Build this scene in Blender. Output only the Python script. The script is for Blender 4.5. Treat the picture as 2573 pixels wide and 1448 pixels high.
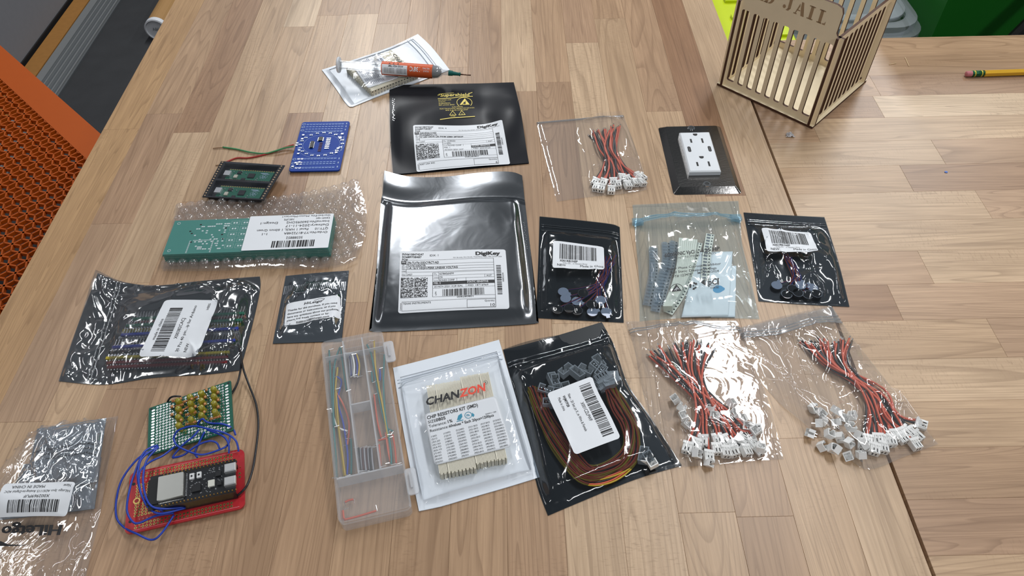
import bpy, bmesh, math, random
from math import sin, cos, pi, radians
from mathutils import Vector, Matrix, noise
SC = bpy.context.scene
COL = SC.collection
for o in list(bpy.data.objects): bpy.data.objects.remove(o)

# ------------------------------------------------------------------ camera, world, lights, exposure
TZ = 0.9            # height of the workbench tops above the floor
CH = 0.528          # camera height above the bench
FP = 1900.0         # focal length in pixels of the 2573 px wide frame
RM = ((0.99976921, -0.02148303, 0.0), (-0.01614519, -0.75135908, 0.65969605), (-0.01417227, -0.6595438, -0.75153252))
cam = bpy.data.objects.new('camera', bpy.data.cameras.new('camera')); COL.objects.link(cam)
cam.data.sensor_width = 36.0; cam.data.lens = FP * 36.0 / 2573.0
cam.data.clip_start = 0.01; cam.data.clip_end = 60
m = Matrix.Identity(4)
for i in range(3):
    m[i][0] = RM[i][0]; m[i][1] = -RM[i][1]; m[i][2] = -RM[i][2]
m.translation = Vector((0, 0, TZ + CH))
cam.matrix_world = m
SC.camera = cam

w = bpy.data.worlds.new('world'); SC.world = w; w.use_nodes = True
w.node_tree.nodes['Background'].inputs['Color'].default_value = (0.80, 0.90, 1.0, 1)
w.node_tree.nodes['Background'].inputs['Strength'].default_value = 0.15

def area(name, loc, sx, sy, power, col=(1, .97, .93)):
    l = bpy.data.lights.new(name, 'AREA'); l.shape = 'RECTANGLE'; l.size = sx; l.size_y = sy
    l.energy = power; l.color = col
    o = bpy.data.objects.new(name, l); COL.objects.link(o); o.location = loc
    return o
# rows of ceiling troffers of the workshop (they shine straight down from 2.75 m)
LC = (0.97, 0.985, 1.0)
for i, (x, y, p) in enumerate(((-1.7, 1.3, 28), (-0.6, 3.2, 62), (0.8, 1.4, 32), (1.9, 3.2, 54), (-0.9, -0.9, 20), (1.3, -0.9, 28), (3.3, 1.6, 38))):
    area('ceiling_troffer', (x, y, 2.75), 0.15, 1.2, p, LC)

SC.view_settings.view_transform = 'Standard'; SC.view_settings.look = 'None'
SC.view_settings.gamma = 1.0; SC.view_settings.use_curve_mapping = False
SC.view_settings.exposure = -0.52
SC.cycles.transparent_max_bounces = 14
SC.cycles.max_bounces = 6; SC.cycles.diffuse_bounces = 3; SC.cycles.glossy_bounces = 3; SC.cycles.caustics_reflective = False; SC.cycles.caustics_refractive = False

# ------------------------------------------------------------------ helpers
def U(px, py, z=0.0):
    """point at height z above the bench that the photo shows at this pixel"""
    a = (px - 1286.5, py - 724.0, FP)
    r = [sum(RM[i][k] * a[k] for k in range(3)) for i in range(3)]
    t = (z - CH) / r[2]
    return Vector((r[0] * t, r[1] * t, TZ + z))
def PJ(p):
    d = (p[0], p[1], p[2] - TZ - CH)
    c = [sum(RM[i][k] * d[i] for i in range(3)) for k in range(3)]
    return 1286.5 + FP * c[0] / c[2], 724.0 + FP * c[1] / c[2]
def srgb(r, g, b, a=1.0):
    f = lambda c: (c / 255.0) / 12.92 if c <= 10 else (((c / 255.0) + .055) / 1.055) ** 2.4
    return (f(r), f(g), f(b), a)
def sm(x, a=0.0, b=1.0):
    t = min(1.0, max(0.0, (x - a) / (b - a))); return t * t * (3 - 2 * t)
def lerp(a, b, t): return a + (b - a) * t
def nz(x, y, z=0.0): return noise.noise(Vector((x, y, z)))
def ridge(x, y, z=0.0): return (1.0 - abs(nz(x, y, z)) * 1.6)

def tag(o, label=None, cat=None, group=None, kind=None):
    if label: o['label'] = label
    if cat: o['category'] = cat
    if group: o['group'] = group
    if kind: o['kind'] = kind
    return o
def thing(name, loc, label, cat, group=None, rz=0.0):
    o = bpy.data.objects.new(name, None); COL.objects.link(o); o.empty_display_size = .02
    o.location = loc; o.rotation_euler = (0, 0, rz)
    return tag(o, label, cat, group)
def origin(o):
    p = Vector(o.location)
    while o.parent: o = o.parent; p = p + o.location
    return p

class MB:
    """collects geometry (world coordinates unless a frame T is set); build() links it as one mesh object"""
    def __init__(s, T=None): s.v = []; s.f = []; s.T = T
    def add(s, vs, fs):
        n = len(s.v); s.v += [s.T(*p) if s.T else p for p in vs]; s.f += [tuple(i + n for i in q) for q in fs]; return s
    def box(s, x0, y0, z0, x1, y1, z1):
        return s.add([(x0,y0,z0),(x1,y0,z0),(x1,y1,z0),(x0,y1,z0),(x0,y0,z1),(x1,y0,z1),(x1,y1,z1),(x0,y1,z1)],
                     [(0,3,2,1),(4,5,6,7),(0,1,5,4),(1,2,6,5),(2,3,7,6),(3,0,4,7)])
    def cbox(s, x0, y0, z0, x1, y1, z1, c):
        """box with its upper edges chamfered by c"""
        return s.add([(x0,y0,z0),(x1,y0,z0),(x1,y1,z0),(x0,y1,z0),(x0,y0,z1-c),(x1,y0,z1-c),(x1,y1,z1-c),(x0,y1,z1-c),
                      (x0+c,y0+c,z1),(x1-c,y0+c,z1),(x1-c,y1-c,z1),(x0+c,y1-c,z1)],
                     [(0,3,2,1),(0,1,5,4),(1,2,6,5),(2,3,7,6),(3,0,4,7),(4,5,9,8),(5,6,10,9),(6,7,11,10),(7,4,8,11),(8,9,10,11)])
    def prism(s, poly, z0, z1):
        n = len(poly)
        return s.add([(p[0], p[1], z0) for p in poly] + [(p[0], p[1], z1) for p in poly],
                     [tuple(range(n))[::-1], tuple(range(n, 2*n))] + [(i, (i+1) % n, n+(i+1) % n, n+i) for i in range(n)])
    def flat(s, poly, z):
        n = len(poly); return s.add([(p[0], p[1], z) for p in poly], [tuple(range(n))])
    def rect(s, x0, y0, x1, y1, z): return s.flat([(x0,y0),(x1,y0),(x1,y1),(x0,y1)], z)
    def cyl(s, x, y, z0, z1, r, n=12, r1=None):
        r1 = r if r1 is None else r1
        a = [(cos(2*pi*i/n), sin(2*pi*i/n)) for i in range(n)]
        return s.add([(x+r*c, y+r*d, z0) for c, d in a] + [(x+r1*c, y+r1*d, z1) for c, d in a],
                     [tuple(range(n))[::-1], tuple(range(n, 2*n))] + [(i, (i+1) % n, n+(i+1) % n, n+i) for i in range(n)])
    def ring(s, x, y, z0, z1, r, ri, n=10):
        a = [(cos(2*pi*i/n), sin(2*pi*i/n)) for i in range(n)]
        vs = [(x+q*c, y+q*d, z) for q, z in ((r, z0), (r, z1), (ri, z1), (ri, z0)) for c, d in a]
        return s.add(vs, [(k*n+i, k*n+(i+1) % n, ((k+1) % 4)*n+(i+1) % n, ((k+1) % 4)*n+i) for k in range(4) for i in range(n)])
    def tube(s, pts, r, n=6, caps=True, r1=None):
        P = [Vector(s.T(*p)) if s.T else Vector(p) for p in pts]; k = len(P); vs = []; fs = []
        ref = None
        for i in range(k):
            t = (P[min(i+1, k-1)] - P[max(i-1, 0)])
            t = t.normalized() if t.length > 1e-9 else Vector((1, 0, 0))
            if ref is None:
                ref = Vector((0, 0, 1)) if abs(t.z) < .9 else Vector((1, 0, 0))
            a = (ref - t * ref.dot(t))
            a = a.normalized() if a.length > 1e-6 else t.orthogonal().normalized()
            ref = a; b = t.cross(a)
            rr = r if r1 is None else lerp(r, r1, i / max(1, k-1))
            vs += [tuple(P[i] + (a * cos(2*pi*j/n) + b * sin(2*pi*j/n)) * rr) for j in range(n)]
        fs = [(i*n+j, i*n+(j+1) % n, (i+1)*n+(j+1) % n, (i+1)*n+j) for i in range(k-1) for j in range(n)]
        if caps: fs += [tuple(range(n))[::-1], tuple(range((k-1)*n, k*n))]
        b0 = len(s.v); s.v += vs; s.f += [tuple(i + b0 for i in q) for q in fs]; return s
    def lathe(s, prof, n=20, cap=True):
        """profile [(r, z)] turned about the frame's z axis"""
        vs = [(r*cos(2*pi*j/n), r*sin(2*pi*j/n), z) for r, z in prof for j in range(n)]; k = len(prof)
        fs = [(i*n+j, i*n+(j+1) % n, (i+1)*n+(j+1) % n, (i+1)*n+j) for i in range(k-1) for j in range(n)]
        if cap: fs += [tuple(range(n))[::-1], tuple(range((k-1)*n, k*n))]
        return s.add(vs, fs)
    def grid(s, fn, nu, nv):
        vs = [fn(i/nu, j/nv) for j in range(nv+1) for i in range(nu+1)]
        return s.add(vs, [(j*(nu+1)+i, j*(nu+1)+i+1, (j+1)*(nu+1)+i+1, (j+1)*(nu+1)+i) for j in range(nv) for i in range(nu)])
    def mesh(s, name, o=Vector((0, 0, 0)), smooth=False, recalc=True):
        me = bpy.data.meshes.new(name)
        me.from_pydata([(p[0]-o[0], p[1]-o[1], p[2]-o[2]) for p in s.v], [], s.f)
        if recalc:
            bm = bmesh.new(); bm.from_mesh(me); bmesh.ops.recalc_face_normals(bm, faces=bm.faces); bm.to_mesh(me); bm.free()
        if smooth:
            me.polygons.foreach_set('use_smooth', [True] * len(me.polygons))
        me.update(); return me
    def build(s, name, mat, parent=None, smooth=False, recalc=True, at=None, label=None):
        if parent is not None: o0 = origin(parent)
        elif at is not None: o0 = Vector(at)
        else:
            n = max(1, len(s.v)); o0 = Vector((sum(p[0] for p in s.v)/n, sum(p[1] for p in s.v)/n, min(p[2] for p in s.v)))
        me = s.mesh(name, o0, smooth, recalc); me.materials.append(mat)
        ob = bpy.data.objects.new(name, me); COL.objects.link(ob)
        if parent is not None: ob.parent = parent
        else: ob.location = o0
        if label: ob['label'] = label
        return ob
def auto(ob, ang=35):
    """smooth with sharp edges kept"""
    me = ob.data; me.polygons.foreach_set('use_smooth', [True] * len(me.polygons))
    me.set_sharp_from_angle(angle=radians(ang)); return ob
def inst(mesh, name, parent=None, loc=(0, 0, 0), rot=None):
    o = bpy.data.objects.new(name, mesh); COL.objects.link(o); o.parent = parent; o.location = loc
    if rot is not None: o.rotation_euler = rot
    return o
def copy_tree(o, parent=None):
    c = o.copy(); COL.objects.link(c); c.parent = parent
    for ch in list(o.children): copy_tree(ch, c)
    return c
def rrect(x0, y0, x1, y1, r, n=4):
    P = []
    for cx, cy, a0 in ((x1-r, y1-r, 0), (x0+r, y1-r, 90), (x0+r, y0+r, 180), (x1-r, y0+r, 270)):
        P += [(cx + r*cos(radians(a0 + 90*k/n)), cy + r*sin(radians(a0 + 90*k/n))) for k in range(n+1)]
    return P
def spline(pts, n=6):
    """Catmull-Rom through points"""
    P = [Vector(p) for p in pts]; out = []
    for i in range(len(P)-1):
        p0, p1, p2, p3 = P[max(i-1, 0)], P[i], P[i+1], P[min(i+2, len(P)-1)]
        for k in range(n):
            t = k/n
            out.append(0.5*((2*p1) + (p2-p0)*t + (2*p0-5*p1+4*p2-p3)*t*t + (3*p1-p0-3*p2+p3)*t*t*t))
    out.append(P[-1]); return out

class Frame:
    """rigid rectangular frame from four photo pixels (top-left, top-right, bottom-right, bottom-left) at height z:
    x runs right and y down along its sides in metres, z up"""
    def __init__(s, q, z=0.0, w=None, h=None, tilt=None):
        P = [U(a, b, z) for a, b in q]
        s.w = w or ((P[1]-P[0]).length + (P[2]-P[3]).length) / 2
        s.h = h or ((P[3]-P[0]).length + (P[2]-P[1]).length) / 2
        c = (P[0]+P[1]+P[2]+P[3]) / 4
        ex = ((P[1]-P[0]) + (P[2]-P[3])).normalized(); ey = ((P[3]-P[0]) + (P[2]-P[1])).normalized()
        px = Vector((ey.y, -ey.x, 0)); px = px if px.dot(ex) > 0 else -px
        s.ex = (ex + px).normalized(); e = Vector((s.ex.y, -s.ex.x, 0)); s.ey = e if e.dot(ey) > 0 else -e
        s.ez = Vector((0, 0, 1)); s.o = c - s.ex*s.w/2 - s.ey*s.h/2
    def __call__(s, x, y, z=0.0): return s.o + s.ex*x + s.ey*y + s.ez*z
    def c(s): return s(s.w/2, s.h/2, 0)
    def inv(s, px, py, z=0.0):
        d = U(px, py, s.o.z - TZ + z) - s.o; return d.dot(s.ex), d.dot(s.ey)

# ------------------------------------------------------------------ lettering: glyph outlines of the built-in font
GL = {}
def glyphs(bold):
    cu = bpy.data.curves.new('t', 'FONT'); cu.resolution_u = 2; cu.size = 1.0; cu.offset = bold
    ob = bpy.data.objects.new('t', cu); COL.objects.link(ob)
    def ev(t):
        cu.body = t; bpy.context.view_layer.update()
        return ob.evaluated_get(bpy.context.evaluated_depsgraph_get())
    def width(t): e = ev(t); return e.dimensions.x
    base = width('HH')
    G = {}
    chars = "ABCDEFGHIJKLMNOPQRSTUVWXYZabcdefghijklmnopqrstuvwxyz0123456789#:.,-/&()@*'=%|!"
    for ch in chars:
        e = ev(ch); me = e.to_mesh()
        G[ch] = ([(v.co.x, v.co.y) for v in me.vertices], [tuple(p.vertices) for p in me.polygons], 0)
        e.to_mesh_clear()
        adv = width('H' + ch + 'H') - base
        G[ch] = (G[ch][0], G[ch][1], adv)
    G[' '] = ([], [], .3)
    bpy.data.objects.remove(ob); bpy.data.curves.remove(cu); return G
GL[0] = glyphs(0.0); GL[1] = glyphs(0.016); GL[2] = glyphs(0.034)

class Print:
    """flat print collected in the coordinates of a surface T(x, y) -> point (x right, y down)"""
    def __init__(s, T): s.b = MB(); s.T = T
    def poly(s, pts): s.b.add([s.T(*p) for p in pts], [tuple(range(len(pts)))])
    def rect(s, x0, y0, x1, y1, n=1, m=1):
        for i in range(n):
            for j in range(m):
                a, b, c, d = lerp(x0, x1, i/n), lerp(x0, x1, (i+1)/n), lerp(y0, y1, j/m), lerp(y0, y1, (j+1)/m)
                s.poly([(a, c), (b, c), (b, d), (a, d)])
    def frame(s, x0, y0, x1, y1, t, n=6):
        s.rect(x0, y0, x1, y0+t, n); s.rect(x0, y1-t, x1, y1, n); s.rect(x0, y0, x0+t, y1, 1, n); s.rect(x1-t, y0, x1, y1, 1, n)
    def line(s, pts, t):
        for (a, b) in zip(pts, pts[1:]):
            d = Vector((b[0]-a[0], b[1]-a[1])); L = d.length
            if L < 1e-9: continue
            nx, ny = -d.y/L*t/2, d.x/L*t/2
            s.poly([(a[0]+nx, a[1]+ny), (b[0]+nx, b[1]+ny), (b[0]-nx, b[1]-ny), (a[0]-nx, a[1]-ny)])
    def text(s, t, x, y, h, w=None, bold=0, rot=0, slant=0, align='l'):
        """t with its baseline starting at (x, y), capital height h, squeezed to width w"""
        G = GL[bold]; k = h / 0.70
        tot = sum(G.get(c, G[' '])[2] for c in t) * k
        sx = (w / tot) if (w and tot) else 1.0
        off = {'l': 0, 'c': -tot*sx/2, 'r': -tot*sx}[align]
        ca, sa = cos(radians(rot)), sin(radians(rot)); cx = 0
        for c in t:
            vs, fs, adv = G.get(c, G[' '])
            P = []
            for vx, vy in vs:
                lx = off + (cx + vx*k) * sx + slant*vy*k; ly = -vy*k
                P.append(s.T(x + lx*ca - ly*sa, y + lx*sa + ly*ca))
            s.b.add(P, fs); cx += adv*k
    def bars(s, x0, y0, x1, y1, seed, vert=False, n=4, dens=1.0):
        """barcode; bars stand across the long run from x0 to x1 (or y0 to y1)"""
        R = random.Random(seed); L = (y1-y0) if vert else (x1-x0); u = L / (95 * dens); p = 0
        while p < L - u:
            wd = u * R.choice((1, 1, 2, 1, 3)); wd = min(wd, L-p)
            if vert: s.rect(x0, y0+p, x1, y0+p+wd, n)
            else: s.rect(x0+p, y0, x0+p+wd, y1, 1, n)
            p += wd + u * R.choice((1, 1, 2, 2))
    def speckle(s, x0, y0, x1, y1, n, seed):
        R = random.Random(seed)
        for j in range(n):
            i = 0
            while i < n:
                if R.random() < .5:
                    k = 1
                    while i + k < n and R.random() < .4: k += 1
                    s.rect(lerp(x0, x1, i/n), lerp(y0, y1, j/n), lerp(x0, x1, (i+k)/n), lerp(y0, y1, (j+1)/n)); i += k
                i += 1
    def build(s, parent, mat, name='print'): return tag(s.b.build(name, mat, parent, recalc=False), kind='stuff')

# ------------------------------------------------------------------ materials
MT = {}
def nodes(name):
    m = bpy.data.materials.new(name); m.use_nodes = True; nt = m.node_tree
    return m, nt, nt.nodes['Principled BSDF'], nt.nodes['Material Output']
def pm(name, col, rough=.5, metal=0.0, spec=.5, bump=0.0, bscale=400.0, var=0.0, trans=0.0, coat=0.0, vscale=60.0, alpha=1.0):
    """principled material with a little procedural colour variation and relief"""
    if name in MT: return MT[name]
    m, nt, b, out = nodes(name)
    b.inputs['Roughness'].default_value = rough; b.inputs['Metallic'].default_value = metal
    b.inputs['Specular IOR Level'].default_value = spec; b.inputs['Coat Weight'].default_value = coat
    b.inputs['Transmission Weight'].default_value = trans; b.inputs['Alpha'].default_value = alpha
    tc = nt.nodes.new('ShaderNodeTexCoord')
    n1 = nt.nodes.new('ShaderNodeTexNoise'); n1.inputs['Scale'].default_value = vscale; n1.inputs['Detail'].default_value = 3
    nt.links.new(tc.outputs['Object'], n1.inputs['Vector'])
    mx = nt.nodes.new('ShaderNodeMix'); mx.data_type = 'RGBA'
    v = max(var, .03)
    mx.inputs['A'].default_value = tuple(c * (1 - v) for c in col[:3]) + (1,)
    mx.inputs['B'].default_value = tuple(min(1, c * (1 + v)) for c in col[:3]) + (1,)
    nt.links.new(n1.outputs['Fac'], mx.inputs['Factor']); nt.links.new(mx.outputs['Result'], b.inputs['Base Color'])
    if bump:
        n2 = nt.nodes.new('ShaderNodeTexNoise'); n2.inputs['Scale'].default_value = bscale; n2.inputs['Detail'].default_value = 4
        nt.links.new(tc.outputs['Object'], n2.inputs['Vector'])
        bp = nt.nodes.new('ShaderNodeBump'); bp.inputs['Strength'].default_value = bump; bp.inputs['Distance'].default_value = .002
        nt.links.new(n2.outputs['Fac'], bp.inputs['Height']); nt.links.new(bp.outputs['Normal'], b.inputs['Normal'])
    MT[name] = m; return m
def film(name, tint, refl=.06, rough=.06, haze=0.0, hcol=(.8, .8, .8), bump=.3, bscale=90.0, boost=1.0, gcol=(1, 1, 1), bdist=.002):
    """thin plastic film: see-through tint, fresnel gloss, a little milky scatter"""
    m, nt, b, out = nodes(name); nt.nodes.remove(b); N = nt.nodes.new; L = nt.links.new
    tr = N('ShaderNodeBsdfTransparent'); tr.inputs['Color'].default_value = tuple(tint) + (1,)
    gl = N('ShaderNodeBsdfGlossy'); gl.inputs['Roughness'].default_value = rough; gl.inputs['Color'].default_value = tuple(gcol) + (1,)
    df = N('ShaderNodeBsdfDiffuse'); df.inputs['Color'].default_value = tuple(hcol) + (1,)
    m1 = N('ShaderNodeMixShader'); m1.inputs['Fac'].default_value = haze
    L(tr.outputs[0], m1.inputs[1]); L(df.outputs[0], m1.inputs[2])
    # Schlick reflectance, the same from both sides of the film
    fr = N('ShaderNodeLayerWeight'); fr.inputs['Blend'].default_value = .5
    pw = N('ShaderNodeMath'); pw.operation = 'POWER'; pw.inputs[1].default_value = 5; L(fr.outputs['Facing'], pw.inputs[0])
    mm = N('ShaderNodeMath'); mm.operation = 'MULTIPLY_ADD'; mm.inputs[1].default_value = .8*boost; mm.inputs[2].default_value = refl + .04*boost; mm.use_clamp = True
    L(pw.outputs[0], mm.inputs[0])
    m2 = N('ShaderNodeMixShader'); L(mm.outputs[0], m2.inputs['Fac']); L(m1.outputs[0], m2.inputs[1]); L(gl.outputs[0], m2.inputs[2])
    L(m2.outputs[0], out.inputs['Surface'])
    tc = N('ShaderNodeTexCoord'); n2 = N('ShaderNodeTexNoise'); n2.inputs['Scale'].default_value = bscale; n2.inputs['Detail'].default_value = 3
    n2.inputs['Distortion'].default_value = .8
    L(tc.outputs['Object'], n2.inputs['Vector'])
    bp = N('ShaderNodeBump'); bp.inputs['Strength'].default_value = bump; bp.inputs['Distance'].default_value = bdist
    L(n2.outputs['Fac'], bp.inputs['Height'])
    for q in (gl.inputs['Normal'], fr.inputs['Normal']): L(bp.outputs['Normal'], q)
    MT[name] = m; return m
BLACK = pm('black ink', (.012, .012, .014), .55)
# ------------------------------------------------------------------ wood
def wood(name):
    m, nt, b, out = nodes(name); N = nt.nodes.new; L = nt.links.new
    tc = N('ShaderNodeTexCoord'); oi = N('ShaderNodeObjectInfo')
    ofs = N('ShaderNodeVectorMath'); ofs.operation = 'SCALE'; ofs.inputs[0].default_value = (13.1, 57.3, 7.7); L(oi.outputs['Random'], ofs.inputs['Scale'])
    ad = N('ShaderNodeVectorMath'); L(tc.outputs['Object'], ad.inputs[0]); L(ofs.outputs['Vector'], ad.inputs[1])
    def mapped(sx, sy, sz):
        mp = N('ShaderNodeMapping'); mp.inputs['Scale'].default_value = (sx, sy, sz); L(ad.outputs[0], mp.inputs['Vector']); return mp
    def noi(mp, sc, det=4, dist=0.0, rough=.55):
        n = N('ShaderNodeTexNoise'); n.inputs['Scale'].default_value = sc; n.inputs['Detail'].default_value = det
        n.inputs['Distortion'].default_value = dist; n.inputs['Roughness'].default_value = rough; L(mp.outputs[0], n.inputs['Vector']); return n
    def ramp(src, *st):
        r = N('ShaderNodeValToRGB'); e = r.color_ramp.elements
        while len(e) < len(st): e.new(.5)
        for el, (p, c) in zip(e, st): el.position = p; el.color = (c, c, c, 1)
        L(src, r.inputs['Fac']); return r
    def mix(a, bb, fac, mode='MIX'):
        x = N('ShaderNodeMix'); x.data_type = 'RGBA'; x.blend_type = mode
        for k, q in (('A', a), ('B', bb), ('Factor', fac)):
            if hasattr(q, 'links'): L(q, x.inputs[k])
            else: x.inputs[k].default_value = q
        return x.outputs['Result']
    base = oi.outputs['Color']
    # growth rings: a distorted field whose level lines run along the stave
    big = noi(mapped(13, .75, 13), 1.0, 2, .8)
    rings = N('ShaderNodeMath'); rings.operation = 'MULTIPLY'; rings.inputs[1].default_value = 40; L(big.outputs['Fac'], rings.inputs[0])
    fr = N('ShaderNodeMath'); fr.operation = 'FRACT'; L(rings.outputs[0], fr.inputs[0])
    line = ramp(fr.outputs[0], (0, 1), (.05, .0), (.70, 0), (1, .9))
    fine = noi(mapped(420, 14, 420), 1.0, 4, .3, .65)
    finer = ramp(fine.outputs['Fac'], (.30, 0), (.70, 1))
    fleck = noi(mapped(170, 700, 170), 1.0, 2)
    fl = ramp(fleck.outputs['Fac'], (.55, 0), (.75, 1))
    fpat = noi(mapped(14, 5, 14), 1.0, 2); fp = ramp(fpat.outputs['Fac'], (.52, 0), (.62, 1))
    streak = noi(mapped(55, 2.2, 55), 1.0, 3, 1.0); st = ramp(streak.outputs['Fac'], (.62, 0), (.78, 1))
    tone = noi(mapped(16, 3.0, 16), 1.0, 3, .6); to = ramp(tone.outputs['Fac'], (.25, 0), (.75, 1))
    dark = mix(base, (.42, .36, .31, 1), 1.0, 'MULTIPLY')
    lite = mix(base, (1.22, 1.2, 1.17, 1), 1.0, 'MULTIPLY'); drk2 = mix(base, (.80, .76, .72, 1), 1.0, 'MULTIPLY')
    c = mix(drk2, lite, to.outputs['Color'])
    lf = N('ShaderNodeMath'); lf.operation = 'MULTIPLY'; lf.inputs[1].default_value = .46; L(line.outputs['Color'], lf.inputs[0])
    c = mix(c, dark, lf.outputs[0])
    ff = N('ShaderNodeMath'); ff.operation = 'MULTIPLY_ADD'; ff.inputs[1].default_value = -.44; ff.inputs[2].default_value = .44; L(finer.outputs['Color'], ff.inputs[0])
    c = mix(c, dark, ff.outputs[0])
    sf = N('ShaderNodeMath'); sf.operation = 'MULTIPLY'; sf.inputs[1].default_value = .55; L(st.outputs['Color'], sf.inputs[0])
    c = mix(c, dark, sf.outputs[0])
    f2 = N('ShaderNodeMath'); f2.operation = 'MULTIPLY'; L(fl.outputs['Color'], f2.inputs[0]); L(fp.outputs['Color'], f2.inputs[1])
    f3 = N('ShaderNodeMath'); f3.operation = 'MULTIPLY'; f3.inputs[1].default_value = .45; L(f2.outputs[0], f3.inputs[0])
    c = mix(c, dark, f3.outputs[0])
    L(c, b.inputs['Base Color'])
    b.inputs['Roughness'].default_value = .38; b.inputs['Specular IOR Level'].default_value = .45
    bp = N('ShaderNodeBump'); bp.inputs['Strength'].default_value = .12; bp.inputs['Distance'].default_value = .0006
    L(fine.outputs['Fac'], bp.inputs['Height']); L(bp.outputs['Normal'], b.inputs['Normal'])
    return m
WOOD = wood('maple butcher block')
TONE = {'L': (203, 176, 146), 'l': (195, 166, 135), 'M': (185, 154, 124), 'm': (180, 149, 120), 'D': (156, 121, 93), 'd': (169, 136, 108),
        'G': (187, 152, 112), 'P': (189, 159, 131), 'p': (177, 146, 119), 'W': (211, 187, 158)}
SW = 0.0418
def stave(parent, x0, x1, y0, y1, tone, along='y', th=.042):
    g = .00006
    if along == 'y': W2, L2 = (x1-x0)/2-g, (y1-y0)/2-g
    else: W2, L2 = (y1-y0)/2-g, (x1-x0)/2-g
    b = MB().cbox(-W2, -L2, -th, W2, L2, 0, .00012)
    me = b.mesh('stave'); me.materials.append(WOOD)
    o = bpy.data.objects.new('stave', me); COL.objects.link(o); o.parent = parent
    o.location = Vector(((x0+x1)/2, (y0+y1)/2, TZ)) - parent.location
    if along != 'y': o.rotation_euler = (0, 0, pi/2)
    r = random.Random(int(x0*9173 + y0*7919 + 31)); k = r.uniform(.96, 1.04)
    o.color = tuple(c*k for c in srgb(*TONE[tone])[:3]) + (1,)
    return o
# left bench: staves run away from the camera; joints taken from where they show on the bench
X0 = -0.4675
YS = lambda py: U(1240, py).y
t1 = thing('workbench', (-0.09, .6, TZ-.042), 'maple butcher block workbench carrying all the electronics bags', 'workbench')
cols = {0: ((-.3, 'G'), (.31, 'G'), (.72, 'G')), 1: ((-.3, 'l'), (.33, 'P'), (.562, 'p'), (.748, 'M')), 2: ((-.3, 'l'), (.48, 'L'), (.711, 'd')),
        3: ((-.3, 'm'), (.36, 'M'), (.593, 'l'), (1.02, 'l')), 4: ((-.3, 'm'), (.40, 'm'), (.62, 'l'), (.939, 'W')), 5: ((-.3, 'm'), (.30, 'l'), (.52, 'd'), (.744, 'l'), (.967, 'M')),
        6: ((-.3, 'm'), (.199, 'm'), (.52, 'L'), (.969, 'M')), 7: ((-.3, 'm'), (.45, 'l'), (.942, 'M')), 8: ((-.3, 'M'), (.34, 'M'), (.70, 'M'), (1.1, 'm')),
        9: ((-.3, 'M'), (.41, 'M'), (.833, 'M')), 10: ((-.3, 'M'), (.30, 'l'), (.66, 'm'), (1.12, 'M')), 11: ((-.3, 'm'), (.385, 'M'), (.778, 'L')),
        12: ((-.3, 'L'), (.42, 'l'), (.55, 'm'), (.796, 'M')), 13: ((-.3, 'L'), (.36, 'L'), (.62, 'L'), (.884, 'p')), 14: ((-.3, 'l'), (.24, 'l'), (.57, 'l'), (.943, 'M')),
        15: ((-.3, 'M'), (.236, 'M'), (.46, 'l'), (.732, 'm'), (1.15, 'm')), 16: ((-.3, 'l'), (.30, 'l'), (.584, 'D'), (1.06, 'm')), 17: ((-.3, 'L'), (.36, 'L'), (1.08, 'L'))}
for c, js in cols.items():
    x0 = X0 + c*.75340/18; x1 = x0 + .75340/18
    tn = None
    L = []
    for k, (y, t) in enumerate(js):
        y1 = js[k+1][0] if k+1 < len(js) else 1.45
        # the letter names the tone of the stave that begins at this joint and runs away from the camera
        stave(t1, x0, x1, y, y1, js[k][1])
# frame and legs under the left bench
LEG = pm('black bench steel', srgb(36, 36, 38), .5)
bb = MB().box(X0+.06, -.25, TZ-.12, .23, 1.4, TZ-.0425); bb.build('apron', LEG, t1)
for x in (X0+.08, .17):
    for y in (-.22, 1.32): MB().box(x, y, 0.0, x+.06, y+.06, TZ-.12).build('leg', LEG, t1)
# right bench: staves run to the right
t2 = thing('workbench', (.8, .4, TZ-.042), 'maple workbench on the right whose staves run sideways, pencil on it', 'workbench')
XR = .2885; YT = .8799; PW = .04222
XJ = lambda px, py: U(px, py).x
rows = [((XR, 'M'), (1.0, 'l')), ((XR, 'M'), (.80, 'm'), (1.1, 'M')), ((XR, 'm'), (XJ(2190, 200), 'p'), (1.2, 'M')), ((XR, 'p'), (XJ(2204, 262), 'W'), (1.0, 'L')),
        ((XR, 'M'), (XJ(2049, 330), 'L'), (1.05, 'l')), ((XR, 'L'), (XJ(2356, 379), 'P'), (1.2, 'M')), ((XR, 'l'), (XJ(2275, 443), 'p'), (1.1, 'p')), ((XR, 'L'), (XJ(2466, 505), 'P'), (1.0, 'M')),
        ((XR, 'L'), (1.0, 'L')), ((XR, 'P'), (XJ(2323, 665), 'L'), (1.2, 'L')), ((XR, 'd'), (XJ(2248, 757), 'P'), (1.2, 'm')), ((XR, 'l'), (XJ(2500, 840), 'P'), (1.0, 'M')),
        ((XR, 'L'), (.9, 'l')), ((XR, 'l'), (.7, 'P'), (1.0, 'M')), ((XR, 'M'), (.7, 'm')), ((XR, 'p'), (.8, 'p')), ((XR, 'l'), (.6, 'l')), ((XR, 'l'), (.5, 'm'))]
for j, r in enumerate(rows):
    ya = YT - (j+1)*PW
    for k, (x, t) in enumerate(r):
        stave(t2, x, r[k+1][0] if k+1 < len(r) else 1.55, ya, ya+PW, t, 'x')
MB().box(XR+.05, YT-.70, TZ-.12, 1.5, YT-.05, TZ-.0425).build('apron', LEG, t2)
for x in (XR+.08, 1.43):
    for y in (YT-.70, YT-.12): MB().box(x, y, 0.0, x+.06, y+.06, TZ-.12).build('leg', LEG, t2)
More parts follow.
